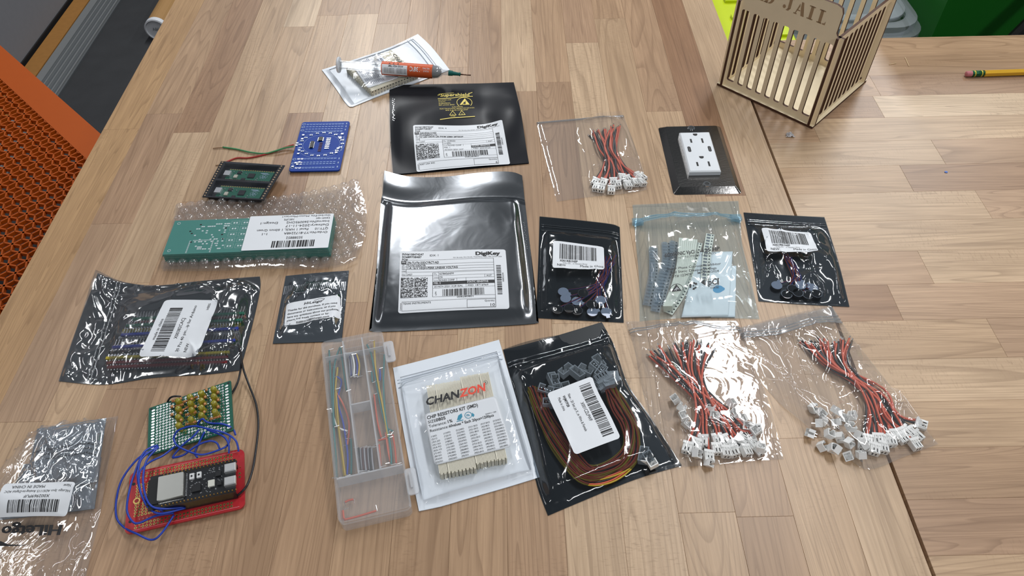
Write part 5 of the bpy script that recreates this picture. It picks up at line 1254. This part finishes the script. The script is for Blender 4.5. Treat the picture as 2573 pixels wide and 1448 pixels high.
# ------------------------------------------------------------------ clear plastic box of jumper wires
PP = film('frosted polypropylene', (.965, .967, .97), .004, .16, .12, (.9, .91, .93), .05, 60, .9)
BT = .0150
F = Frame([(811, 860), (962, 830), (1029, 1272), (848, 1318)], BT); w, h = F.w, F.h; T = lambda x, y, z: F(x, y, z - BT)
t = thing('jumper_wire_box', F(w/2, h/2, -BT), 'frosted clear plastic box of coloured jumper wires, hinged on the left', 'box')
def tray(m, x0, y0, x1, y1, z0, z1, r, th):
    O = rrect(x0, y0, x1, y1, r, 4); I = rrect(x0+th, y0+th, x1-th, y1-th, max(r-th, .0003), 4); n = len(O)
    vs = [(a, b, z0) for a, b in O] + [(a, b, z1) for a, b in O] + [(a, b, z1) for a, b in I] + [(a, b, z0) for a, b in I]
    m.add(vs, [(k*n+i, k*n+(i+1) % n, ((k+1) % 4)*n+(i+1) % n, ((k+1) % 4)*n+i) for k in range(4) for i in range(n)]); return m
m = MB(T); tray(m, 0, 0, w, h, .0004, .0105, .004, .0012); m.flat(rrect(.001, .001, w-.001, h-.001, .003), .0012); m.build('tray', PP, t)
m = MB(T); tray(m, -.0005, -.0005, w+.0005, h+.0005, .0108, BT, .0045, .0010); m.flat(rrect(.0004, .0004, w-.0004, h-.0004, .004), BT); m.build('lid', PP, t)
PPW = film('frosted divider', (.90, .91, .92), .01, .2, .42, (.88, .89, .92), 0, 60, .6)
Xd = (w*.34, w*.655); Yb = h*.785
for x in Xd: MB(T).box(x-.0006, .002, .0012, x+.0006, Yb, .0135).build('divider', PPW, t)
MB(T).box(.0012, Yb-.0006, .0012, w-.0012, Yb+.0006, .0135).build('divider', PPW, t); MB(T).box(Xd[0], h*.405, .0012, Xd[1], h*.405+.0012, .0135).build('divider', PPW, t)
MB(T).box(.0012, .012, .0012, w-.0012, .0125, .009).build('divider', PPW, t)
for y in (h*.105, h*.855): MB(T).prism(rrect(w-.001, y-.011, w+.0075, y+.011, .0025), .0055, .0068).build('latch', PPW, t); MB(T).box(w+.002, y-.006, .0068, w+.0035, y+.006, .0088).build('latch_rib', PPW, t)
K = lambda a, b: (800+.3592*a, 820+.3592*b)
R = random.Random(2)
def jumper(pts, mt, nm, lab, z=.004, grp='jumper wires in the plastic box', legs=True):
    P = spline([U(*K(*q), z) for q in pts], 6); t = thing('jumper_wire', P[len(P)//2] - Vector((0, 0, .001)), lab, 'wire', grp)
    MB().tube(P, .0008, 6).build('insulation', mt, t, smooth=True)
    for a, b in ((P[0], P[1]), (P[-1], P[-2])):
        d = (a-b).normalized(); s = Vector((-d.y, d.x, 0)) * R.choice((-1, 1)); MB().tube([a, a+d*.0006, a+d*.0006+s*.004+Vector((0, 0, .001))], .0003, 5).build('bare_leg', TIN, t)
for nm, mt, L_ in (('teal', TEALW, (((75, 170), (98, 560), (132, 1055)), ((150, 150), (112, 280), (104, 560), (112, 700)), ((156, 150), (175, 300), (196, 450)), ((228, 790), (232, 900), (230, 1035)), ((340, 130), (375, 220), (420, 480), (470, 690), (520, 735)), ((462, 200), (455, 400), (468, 620), (505, 850), (510, 965)), ((372, 320), (376, 360), (378, 390)))),
                   ('yellow', YELW, (((135, 290), (116, 520), (150, 800), (180, 1050)), ((122, 445), (142, 700), (168, 900), (188, 1046)), ((390, 105), (402, 300), (450, 560), (488, 778)))),
                   ('blue', BLUW, (((125, 352), (162, 390), (136, 520), (176, 690), (205, 900), (200, 1045)), ((428, 300), (432, 340), (430, 380)))),
                   ('orange', ORGW, (((115, 450), (175, 550), (215, 680), (204, 830)), ((472, 745), (488, 870), (505, 950)))),
                   ('white', NYLON, (((95, 580), (130, 700), (205, 735)),)),
                   ('red', REDW, (((390, 480), (412, 660), (440, 780)), ((420, 800), (450, 792), (478, 786)), ((520, 760), (535, 850), (545, 960)), ((425, 830), (430, 900), (438, 980)), ((186, 1232), (215, 1218), (245, 1212)), ((180, 1355), (280, 1330), (405, 1292)), ((172, 1290), (176, 1330), (180, 1350))))):
    for k, pts in enumerate(L_): jumper(pts, mt, nm, '%s jumper wire in the plastic box' % nm if len(L_) == 1 else '%s jumper wire in the %s of the plastic box' % (nm, 'long compartments' if pts[0][1] < 1150 else 'near compartment'), .003 + .0012*(k % 3))
for k in range(9): jumper([(212+8*k, 190+6*(k % 3)), (218+9*k+6*(k % 2), 270), (224+8*k, 352-5*(k % 3))], (GRYW, BLUW, GRYW, NYLON, BLKW, GRYW, BLUW, YELW, GRYW)[k], 'g', 'short jumper wire in the far middle compartment', .003 + .001*(k % 4), 'short jumpers, far middle compartment')
for k in range(8): jumper([(282+13*k, 852+4*(k % 2)), (286+13*k, 930), (292+13*k+3*(k % 2), 1015-5*(k % 3))], (BLKW, GRYW, pm('brown wire', srgb(96, 62, 62), .45), GRYW, MT['brown wire'] if 'brown wire' in MT else GRYW, GRYW, BLKW, GRYW)[k], 'g', 'short jumper wire in the near middle compartment', .003 + .001*(k % 4), 'short jumpers, near middle compartment')
# ------------------------------------------------------------------ solder paste syringe
A = U(850, 163, .0225); B = U(1125, 183, .0165); ax = (B-A); SL = ax.length; ax.normalize(); sy = Vector((0, 0, 1)).cross(ax).normalized(); sz = ax.cross(sy)
SY = lambda x, y, z: A + ax*z + sy*x + sz*y      # lathe frame: z along the syringe
t = thing('syringe', Vector(((A.x+B.x)/2, (A.y+B.y)/2, TZ+.008)), 'solder paste syringe with orange label and green needle on the white pouch', 'syringe')
SP = film('translucent syringe plastic', (.92, .93, .94), .02, .12, .22, (.72, .73, .74), 0, 60)
r0 = .0079; sc = SL/275.0    # metres per photo pixel along the syringe
bz = lambda px: (px-850)*sc
auto(MB(SY).lathe([(r0, bz(945)), (r0, bz(1094)), (.0072, bz(1102)), (.0045, bz(1110)), (.0032, bz(1113)), (.0030, bz(1127))], 32).build('barrel', SP, t), 40)
m = MB(SY).lathe([(r0+.0002, bz(940)), (.0130, bz(940)), (.0130, bz(944)), (r0+.0002, bz(944))], 28); m.build('finger_flange', SP, t)
MB(SY).lathe([(.0001, bz(849)), (.0092, bz(849)), (.0096, bz(851)), (.0092, bz(854)), (.0001, bz(855))], 28).build('plunger_flange', pm('milky plastic', srgb(216, 218, 222), .35), t)
m = MB(SY); m.box(-.0056, -.0007, bz(854), .0056, .0007, bz(1050)); m.box(-.0007, -.0056, bz(854), .0007, .0056, bz(1050)); m.build('plunger_rod', SP, t)
auto(MB(SY).lathe([(r0-.0010, bz(1050)), (r0-.0009, bz(1093)), (.0062, bz(1101)), (.0030, bz(1109))], 28).build('solder_paste', pm('grey solder paste', srgb(98, 100, 106), .45, bump=.2, bscale=300), t), 40)
def wrap(z0, z1, a0, a1, rr, n=22):
    m = MB(SY); m.grid(lambda u, v: (rr*cos(lerp(a0, a1, v)), rr*sin(lerp(a0, a1, v)), lerp(z0, z1, u)), 2, n); return m
ang = lambda d: radians(d)
OR = pm('orange label', srgb(214, 92, 44), .45)
lb = wrap(bz(961), bz(1088), ang(-60), ang(235), r0+.0002).build('label', OR, t, smooth=True, recalc=False)
wrap(bz(963), bz(1026), ang(112), ang(200), r0+.0004).build('white_panel', PAPER, lb, smooth=True, recalc=False)
# print frame: seen from above the text stands on its head; x runs back along the syringe, y up over the top
def SP_(off): return lambda x, y: SY((r0+off)*cos(ang(y)), (r0+off)*sin(ang(y)), bz(1088) - x*sc)
p = Print(SP_(.0004)); pt = lambda s, x, y, hh, ww, b=0: p.text(s, x, y, hh, ww, b)
def stext(p, s, px, a, hpx, wpx, bold=0):
    """upside-down line on the barrel: starts at photo column px and runs left; a = angle of its baseline"""
    q = Print(lambda x, y: SY((r0+p[1])*cos(ang(a)-y/r0), (r0+p[1])*sin(ang(a)-y/r0), bz(px)-x)); q.text(s, 0, 0, hpx*sc, wpx*sc, bold); p[0].add(q.b.v, q.b.f)
wm = (MB(), .0004); stext(wm, "138'C", 1060, 118, 11, 28, 1); stext(wm, 'MELTING', 1082, 118, 4.0, 18); stext(wm, 'POINT', 1080, 140, 4.0, 14); wm[0].build('white_print', WINK, lb, recalc=False)['kind'] = 'stuff'
km = (MB(), .0006); stext(km, 'AVOID HIGH TEMP.', 1016, 116, 4.5, 38, 1)
for k in range(4): stext(km, 'keep refrigerated', 1024, 142+11*k, 2.4, 24); stext(km, 'use within one year', 994, 142+11*k, 2.4, 26)
stext(km, 'I', 1004, 92, 5, 3, 1); stext(km, 'T', 994, 92, 5, 5, 1); stext(km, 'Y', 984, 92, 5, 5, 1); km[0].build('print', BLACK, lb, recalc=False)['kind'] = 'stuff'
GH = pm('green needle hub', srgb(10, 92, 86), .35)
D = U(1157, 187, .0150); d0 = B + ax*.001; ndl = U(1183, 189, .0135)
MB().tube([d0, d0.lerp(D, .35)], .0034, 14, True, .0030).tube([d0.lerp(D, .35), d0.lerp(D, .9)], .0025, 14, True, .0018).tube([d0.lerp(D, .9), D], .0022, 14).build('needle_hub', GH, t, smooth=False)
MB().tube([D, ndl], .0008, 8).build('needle', pm('brown steel needle', srgb(120, 92, 78), .35, .7), t, smooth=True)
# ------------------------------------------------------------------ outlet with steel wall plate
F = Frame([(1654, 321), (1811, 318), (1861, 486), (1693, 491)], .0, .0705, .1145); w, h = F.w, F.h
t = thing('outlet_plate', F(w/2, h/2, 0), 'white duplex outlet with two USB-C ports in a stainless steel plate', 'outlet')
PLATE = pm('brushed stainless steel', (.17, .165, .16), .20, 1.0, bump=.05, bscale=500)
m = MB(F); O = rrect(0, 0, w, h, .003, 3); I = rrect(.006, .006, w-.006, h-.006, .002, 3); n = len(O)
ow, oh = .0332, .0668; HO = [(w/2-ow/2, h/2-oh/2), (w/2+ow/2, h/2-oh/2), (w/2+ow/2, h/2+oh/2), (w/2-ow/2, h/2+oh/2)]
m.add([(a, b, .0002) for a, b in O] + [(a, b, .0056) for a, b in I], [(i, (i+1) % n, n+(i+1) % n, n+i) for i in range(n)])
hx0, hy0, hx1, hy1 = HO[0][0], HO[0][1], HO[2][0], HO[2][1]
m.flat(I, .0056)
auto(m.build('steel_plate', PLATE, t, recalc=False), 20)
WP = pm('white thermoplastic', srgb(232, 236, 240), .3)
b_ = MB(F).cbox(hx0, hy0, .0056, hx1, hy1, .0112, .0012).build('receptacle', WP, t); X = lambda f: hx0+f*ow; Y = lambda f: hy0+f*oh
SL_ = pm('dark slot', (.03, .03, .03), .7); m = MB(F)
for y in (.070, .655):
    pts = [(X(.5)+.0024*cos(radians(a)), Y(y)+.0024*sin(radians(a))) for a in range(0, 181, 20)] + [(X(.5)-.0024, Y(y)-.0016), (X(.5)+.0024, Y(y)-.0016)]
    MB(F).prism(pts, .0111, .01126).build('ground_hole', SL_, b_)
for y in (.235, .825):
    for x, l in ((.31, .0066), (.68, .0078)): MB(F).box(X(x)-.0010, Y(y)-l/2, .0111, X(x)+.0010, Y(y)+l/2, .01126).build('blade_slot', SL_, b_)
for x in (.18, .84):
    q = MB(F).prism(rrect(X(x)-.0017, Y(.45)-.0046, X(x)+.0017, Y(.45)+.0046, .0016), .0110, .01126).build('usb_port', SL_, b_)
    MB(F).prism(rrect(X(x)-.0005, Y(.45)-.0032, X(x)+.0005, Y(.45)+.0032, .0004), .01126, .0113).build('usb_tongue', pm('usb tongue', srgb(90, 90, 94), .5), b_)
for y in (h/2-.0476, h/2+.0476):
    auto(MB(F).ring(w/2, y, .0050, .0062, .0040, .0022, 18).build('screw_rim', pm('polished steel', (.8, .8, .8), .12, 1.0), t), 40); MB(F).cyl(w/2, y, .0056, .0058, .0023, 14).build('screw_hole', SL_, t)
# ------------------------------------------------------------------ plywood jail box
PLY = pm('pale plywood', srgb(240, 224, 192), .6, var=.08, vscale=40); BURN = pm('laser-burnt edge', srgb(78, 48, 32), .7, var=.2); ENG = pm('engraved plywood', srgb(164, 136, 102), .7)
PB_ = U(2040, 325, 0); PA = U(1801, 214, 0); e1 = (PA-PB_).normalized(); e2 = Vector((e1.y, -e1.x, 0)); e2 = e2 if e2.dot(U(2168, 205, 0)-PB_) > 0 else -e2
S5 = .1275; TH = .003
t = thing('plywood_jail', PB_ + (e1+e2)*S5/2, 'laser-cut plywood jail box with a sign and barred walls', 'box')
def burnt(o, nrm):
    me = o.data; me.materials.append(BURN)
    for p in me.polygons:
        if abs(p.normal.dot(nrm)) < .9: p.material_index = 1
    return o
def wall(name, O, ex, en, nslot, hgt, x0=.009, zb=.010, zt=.010, sign=False, wd=S5):
    """panel standing at O along ex, thickness along en; slots between bars"""
    Wf = lambda x, y, z: O + ex*x + en*y + Vector((0, 0, z)); nrm = en
    grp = burnt(MB(Wf).box(0, 0, .003, wd, TH, zb).build(name, PLY, t), nrm)
    pitch = (wd-2*x0)/nslot; bw = pitch*.40; r = min(.0022, (pitch-bw)/2*.95)
    pr = lambda poly, nm: burnt(MB(lambda x, z, y: Wf(x, y, z)).prism(poly, 0, TH).build(nm, PLY, grp), nrm)
    pr([(0, hgt-zt), (wd, hgt-zt), (wd, hgt), (0, hgt)], 'rail')
    for x in (0, wd-x0): pr([(x, zb), (x+x0, zb), (x+x0, hgt-zt), (x, hgt-zt)], 'stile')
    for k in range(1, nslot): x = x0+pitch*k; pr([(x-bw/2, zb), (x+bw/2, zb), (x+bw/2, hgt-zt), (x-bw/2, hgt-zt)], 'bar')
    m = MB(lambda x, z, y: Wf(x, y, z))
    for k in range(nslot):
        xa = x0+pitch*k + (bw/2 if k else 0); xb = x0+pitch*(k+1) - (bw/2 if k < nslot-1 else 0)
        for cx, sx in ((xa, 1), (xb, -1)):
            for cz, s_ in ((zb, 1), (hgt-zt, -1)):
                arc = [(cx+sx*(r-r*sin(radians(a))), cz+s_*(r-r*cos(radians(a)))) for a in range(0, 91, 18)]
                m.prism([(cx, cz)] + (arc if sx*s_ > 0 else arc), 0, TH)
    f_ = burnt(m.build('slot_corners', PLY, grp), nrm); f_['kind'] = 'stuff'
    if sign:
        q = [(wd-.008, hgt), (wd-.010, hgt+.003), (wd-.010, hgt+.024), (wd-.012, hgt+.029), (wd-.018, hgt+.031), (.018, hgt+.031), (.012, hgt+.029), (.010, hgt+.024), (.010, hgt+.003), (.008, hgt)]
        pr(q, 'sign')
    return grp
z3 = Vector((0, 0, 0))
fr = wall('front_wall', PB_ + e2*.004 + e1*S5, -e1, e2, 9, .110, sign=True)
wall('right_wall', PB_ + e1*.004, e2, e1, 11, .110, .006, .007, .006)
wall('left_wall', PB_ + e1*(S5-.004-TH), e2, e1, 11, .110, .006, .007, .006)
wall('back_wall', PB_ + e2*(S5-.004-TH) + e1*S5, -e1, e2, 9, .126)
o = MB(lambda x, y, z: PB_ + e1*x + e2*y + Vector((0, 0, z))).box(0, 0, .0002, S5, S5, .003).build('floor_panel', PLY, t); burnt(o, Vector((0, 0, 1)))
# engraved lettering: stencil slab letters, 10 units high
def arcp(cx, cy, rx, ry, a0, a1, wd_, n=8):
    return [(cx+rx*cos(radians(lerp(a0, a1, k/n))), cy+ry*sin(radians(lerp(a0, a1, k/n)))) for k in range(n+1)] + [(cx+(rx-wd_)*cos(radians(lerp(a1, a0, k/n))), cy+(ry-.9)*sin(radians(lerp(a1, a0, k/n)))) for k in range(n+1)]
LET = {'L': (7.4, [[(1.2, 0), (3.6, 0), (3.6, 10), (1.2, 10)], [(0, 9.2), (5, 9.2), (5, 10), (0, 10)], [(0, 0), (4.2, 0), (4.2, .8), (0, .8)], [(4.8, 0), (7.2, 0), (7.2, 3.0), (6.4, 1.2), (4.8, .8)]]),
       'I': (5.2, [[(1.4, 0), (3.8, 0), (3.8, 10), (1.4, 10)], [(0, 9.2), (5, 9.2), (5, 10), (0, 10)], [(0, 0), (5, 0), (5, .8), (0, .8)]]),
       'A': (9.4, [[(4.6, 10), (6.4, 10), (9.0, 0), (6.2, 0), (4.9, 5.6)], [(3.6, 8.6), (4.2, 6.6), (1.8, .4), (1.0, .4)], [(0, 0), (2.8, 0), (2.8, .8), (0, .8)], [(2.4, 3.0), (5.2, 3.0), (5.0, 3.8), (2.8, 3.8)]]),
       'J': (8.0, [[(4.4, 1.2), (6.8, 2.2), (6.8, 10), (4.4, 10)], [(3.4, 9.2), (8, 9.2), (8, 10), (3.4, 10)], [(3.0, .2), (5.2, .2), (6.8, 2.2), (4.4, 1.8)], [(1.3+1.3*cos(a*.5), 2.4+1.4*sin(a*.5)) for a in range(13)]]),
       'D': (9.0, [[(1.2, 0), (3.6, 0), (3.6, 10), (1.2, 10)], [(0, 9.2), (3.6, 9.2), (3.6, 10), (0, 10)], [(0, 0), (3.6, 0), (3.6, .8), (0, .8)], arcp(4.2, 5, 4.6, 5, -90, 90, 2.4)]),
       'O': (9.0, [arcp(4.3, 5, 4.4, 5, 100, 260, 2.4), arcp(4.9, 5, 4.4, 5, -80, 80, 2.4)])}
FW = lambda x, z: PB_ + e2*(.004-.00012) + e1*(S5-x) + Vector((0, 0, z)); m = MB()
for ch, x in (('O', .006), ('L', .0205), ('D', .031), ('J', .0535), ('A', .0668), ('I', .0822), ('L', .0935)):
    k = .00135
    for poly in LET[ch][1]: m.add([FW(x+a*k, .1165+b*.00145) for a, b in poly], [tuple(range(len(poly)))])
m.build('engraved_letters', ENG, fr, recalc=False)['kind'] = 'stuff'
# ------------------------------------------------------------------ pencil and crumbs
A = U(2427, 186, .0037); B = U(2573, 181, .0037); ax = (B-A).normalized(); sy = Vector((-ax.y, ax.x, 0)); PN = lambda x, y, z: A + sy*x + Vector((0, 0, 1))*y + ax*z
t = thing('pencil', Vector((A.x, A.y, TZ)), 'yellow hexagonal pencil with pink eraser and green ferrule', 'pencil'); px1 = (U(2573, 181)-U(2427, 186)).length/146
auto(MB(PN).lathe([(.0026, 0), (.0033, .0006), (.0034, px1*15)], 16).build('eraser', pm('pink eraser', srgb(192, 118, 124), .8), t), 50)
fe = MB(PN).lathe([(.0036, px1*14), (.0037, px1*20), (.0035, px1*22), (.0037, px1*24), (.0037, px1*40), (.0035, px1*42), (.0037, px1*45)], 18).build('ferrule', pm('green ferrule', srgb(34, 92, 60), .3, .6), t, smooth=True)
for a, b in ((19, 22), (36, 39)): MB(PN).lathe([(.00385, px1*a), (.00385, px1*b)], 18).build('gold_band', pm('yellow band', srgb(206, 190, 70), .35, .5), fe, smooth=True)
hx = [(.0041*cos(radians(30+60*k)), .0041*sin(radians(30+60*k))) for k in range(6)]
MB(PN).prism(hx, px1*44, .165).build('shaft', pm('yellow pencil paint', srgb(214, 164, 40), .3), t); MB(PN).lathe([(.0036, .165), (.0011, .180)], 12).build('sharpened_cone', PLY, t); MB(PN).lathe([(.0011, .180), (.0002, .184)], 10).build('graphite_tip', CHIP, t)
R = random.Random(6)
c_ = U(1984, 341, 0); m = MB()
m.grid(lambda u, v: Vector((c_.x+(u-.5)*.010*(1-.4*v)+.002*nz(u*5, v*5), c_.y+(v-.5)*.007+.0015*nz(v*5, u*4, 3), TZ+.0008+.0035*abs(nz(u*4, v*4, 7)))), 8, 8); tag(m.build('paper_scrap', pm('grey scrap', srgb(196, 192, 192), .6), recalc=False), 'tiny crumpled white scrap in front of the jail box', 'scrap')
for a, b, lab in (((2234, 162), (2252, 159), 'short pale wood splinter behind the pencil, nearest the jail'), ((2274, 144), (2284, 166), 'longer pale wood splinter pointing toward the camera')): tag(MB().tube([U(*a, .0006), U(*b, .0006)], .0004, 5).build('wood_splinter', pm('splinter', srgb(216, 190, 150), .7)), lab, 'splinter', 'splinters on the right bench')
c_ = U(2377, 433, 0); tag(MB().prism([(c_.x+.0018*cos(a), c_.y+.0016*sin(a)) for a in (0, .9, 2, 3.1, 4, 5.2)], TZ+.0001, TZ+.0006).build('blue_speck', pm('blue plastic crumb', srgb(70, 110, 190), .5)), 'tiny blue speck on the right bench', 'speck')
# ------------------------------------------------------------------ floor things at the left
BRN = pm('brown timber strip', srgb(150, 104, 48), .55, var=.15); ALU = pm('aluminium track', (.16, .17, .18), .45, .6)
tag(MB().box(-1.645, -1.0, .0, -1.585, 3.9, .012).build('timber_strip', BRN), 'brown timber strip lying along the foot of the grey wall', 'timber')
tr = thing('floor_track', (-1.5, 1.5, 0), 'grey metal track with raised ribs on the dark floor', 'track')
MB().box(-1.583, -1.0, 0, -1.470, 3.9, .006).build('track_plate', ALU, tr)
for k, x in enumerate((-1.578, -1.538, -1.518, -1.498, -1.478)): MB().box(x, -1.0, .006, x+(.028 if k == 0 else .005), 3.9, .014).build('rib', pm('track rib', (.5, .52, .52), .35, .8), tr)
# cardboard tube with white end cap
tb = thing('mailing_tube', (-1.22, 2.9, 0), 'brown cardboard mailing tube with a white end cap on the floor', 'tube')
TU = lambda x, y, z: Vector((-1.236+x, 2.47+z, .040+y))
MB(TU).lathe([(.039, 0), (.039, .95)], 28).build('tube', pm('brown cardboard', srgb(160, 122, 74), .7), tb, smooth=False)
auto(MB(TU).lathe([(.0405, .014), (.0405, -.004), (.036, -.006), (.035, -.0005), (.0005, .0)], 28).build('end_cap', pm('white cap', srgb(214, 216, 220), .45), tb), 40)
pr_ = Print(lambda x, y: Vector((-1.236+x, 2.4680, .040-y))); pr_.text('A&H', -.013, .003, .012, .026); pr_.build(tb, pm('pencil grey', srgb(120, 122, 126), .6), 'marks')
# orange perforated chair
ORG = pm('orange powder coat', srgb(178, 78, 0), .5)
E0 = Vector((-1.199, 1.632, TZ-.42)); E1 = Vector((-.842, 1.281, TZ-.42)); ex = (E1-E0).normalized(); ey = Vector((ex.y, -ex.x, 0)); ey = ey if ey.y < 0 else -ey
ey = Vector((-.703, -.711, 0)); ey = (ey - ex*ey.dot(ex)).normalized(); O = E0; CW, CD = .95, .58
CF = lambda x, y, z=0: O + ex*x + ey*y + Vector((0, 0, z))
t = thing('orange_chair', Vector((CF(CW/2, CD/2).x, CF(CW/2, CD/2).y, 0)), 'orange chair with a perforated lattice seat beside the workbench', 'chair')
b = .058; m = MB(CF); m.box(0, 0, -.022, CW, b, 0); m.build('front_rim', ORG, t); MB(CF).box(0, CD-b, -.022, CW, CD, 0).build('rear_rim', ORG, t)
for x in (0, CW-b): MB(CF).box(x, b, -.022, x+b, CD-b, 0).build('side_rim', ORG, t)
m = MB(CF); a = .0300; rt = a*math.sqrt(3)/2; q = MB(CF)
def bar(p, s_):
    d = Vector((s_[0]-p[0], s_[1]-p[1])); L = d.length; nx, ny = -d.y/L*.0015, d.x/L*.0015
    P = [(p[0]+nx, p[1]+ny), (s_[0]+nx, s_[1]+ny), (s_[0]-nx, s_[1]-ny), (p[0]-nx, p[1]-ny)]; m.prism(P, -.0085, -.0008)
for j in range(int(CD/rt)+1):
    for i in range(int(CW/a)+2):
        x, y = i*a + (a/2 if j % 2 else 0), j*rt
        for k in range(6):
            g_ = radians(30+60*k); s_ = (x + a/math.sqrt(3)*cos(g_), y + a/math.sqrt(3)*sin(g_))
            if all(b-.012 < u < CW-b+.012 and b-.012 < v < CD-b+.012 for u, v in ((x, y), s_)): bar((x, y), s_)
m.build('lattice_seat', ORG, t)['kind'] = 'stuff'
for x in (.02, CW-.05):
    for y in (.02, CD-.05): MB(CF).box(x, y, -(TZ-.42)+.0, x+.03, y+.03, -.022).build('leg', ORG, t)
# ------------------------------------------------------------------ storage behind the right bench
sh = thing('storage_shelf', (.95, 1.3, 0), 'black shelf behind the right workbench carrying the plastic bins', 'shelf')
MB().box(.30, .93, .575, 1.75, 1.75, .60).build('shelf_board', LEG, sh)
for x in (.31, 1.69):
    for y in (.95, 1.69): MB().box(x, y, 0, x+.05, y+.05, .575).build('leg', LEG, sh)
LIME = pm('lime plastic', srgb(196, 214, 20), .4)
lm = thing('lime_bin', (.36, 1.1, .60), 'lime green plastic bin lid behind the jail box', 'bin')
m = MB(); m.cbox(.305, .94, .601, .415, 1.45, .83, .006); m.build('body', LIME, lm); MB().cbox(.303, .938, .83, .418, 1.452, .842, .004).build('lid', LIME, lm)
for k in range(9): MB().box(.335, .985+.05*k, .842, .410, .995+.05*k, .846).build('lid_rib', LIME, lm)
ct = thing('clear_tote', (.55, 1.3, .60), 'clear plastic storage tote with a rounded rim behind the jail box', 'tote')
TOT = film('clear tote plastic', (.88, .90, .92), .02, .14, .30, (.62, .66, .70), .1, 20, .8)
m = MB(); O_ = rrect(.435, 1.075, .640, 1.62, .035, 5); I_ = rrect(.450, 1.095, .625, 1.60, .03, 5); n = len(O_)
m.add([(a_, b_, .602) for a_, b_ in I_] + [(a_, b_, .785) for a_, b_ in O_], [(i, (i+1) % n, n+(i+1) % n, n+i) for i in range(n)]); m.flat(I_, .603); m.build('body', TOT, ct)
for z0, z1, e in ((.772, .792, .018), (.792, .806, .010), (.806, .812, -.006)):
    m = MB(); A_ = rrect(.435-e, 1.075-e, .640+e, 1.62+e, .045, 6); n = len(A_); B_ = rrect(.435-e+.016, 1.075-e+.016, .640+e-.016, 1.62+e-.016, .035, 6)
    m.add([(p[0], p[1], z0) for p in A_] + [(p[0], p[1], z1) for p in A_] + [(p[0], p[1], z1) for p in B_], [(i, (i+1) % n, n+(i+1) % n, n+i) for i in range(n)] + [(n+i, n+(i+1) % n, 2*n+(i+1) % n, 2*n+i) for i in range(n)]); auto(m.build('rim', TOT, ct), 40)
m = MB(); m.flat(rrect(.445, 1.085, .630, 1.61, .035, 5), .808); m.build('lid_panel', TOT, ct)
gb = thing('green_bin', (1.2, 1.4, .60), 'large dark green plastic bin at the top right, behind the bench', 'bin')
GR = pm('green plastic', srgb(30, 116, 34), .4)
m = MB(); m.add([(.70, 1.12, .601), (1.7, 1.12, .601), (1.7, 1.72, .601), (.70, 1.72, .601), (.66, 1.06, 1.15), (1.74, 1.06, 1.15), (1.74, 1.74, 1.15), (.66, 1.74, 1.15)], [(0, 3, 2, 1), (4, 5, 6, 7), (0, 1, 5, 4), (1, 2, 6, 5), (2, 3, 7, 6), (3, 0, 4, 7)]); m.build('body', GR, gb)
MB().prism([(.98, 1.05), (1.16, 1.05), (1.16, 1.10), (.98, 1.10)], .80, 1.15).build('bright_rib', pm('bright green plastic', srgb(24, 150, 50), .3), gb)
MB().tube([Vector((.905, 1.07, .70)), Vector((.93, 1.065, .765)), Vector((1.02, 1.06, .775)), Vector((1.05, 1.06, .70))], .006, 8).build('handle', pm('grey handle', srgb(140, 146, 146), .4), gb)
bk = MB().tube([Vector((.690, 1.03, .610)), Vector((.86, 1.03, 1.05))], .012, 8).tube([Vector((.655, 1.04, .70)), Vector((.76, 1.04, 1.0))], .010, 8)
tag(MB().tube([Vector((.690, 1.035, .612)), Vector((.90, 1.035, 1.08))], .011, 8).build('black_pole', LEG), 'black pole leaning against the green bin', 'pole')
# ------------------------------------------------------------------ look-alikes: say which one by its place
def nth(n): return '%d%s' % (n, 'th' if 10 <= n % 100 <= 20 else {1: 'st', 2: 'nd', 3: 'rd'}.get(n % 10, 'th'))
bpy.context.view_layer.update()
same = {}
for o in COL.objects:
    if o.parent is None and 'label' in o: same.setdefault(o['label'], []).append(o)
for lab, os_ in same.items():
    if len(os_) < 2: continue
    if 'stack below' in lab: os_.sort(key=lambda o: -o.location.z); end = 'from the top'
    else: os_.sort(key=lambda o: PJ(o.location)[0]); end = 'from the left'
    for i, o in enumerate(os_):
        o['label'] = '%s, %s %s' % (lab, nth(i+1), end)
        if 'group' not in o: o['group'] = lab[:50]
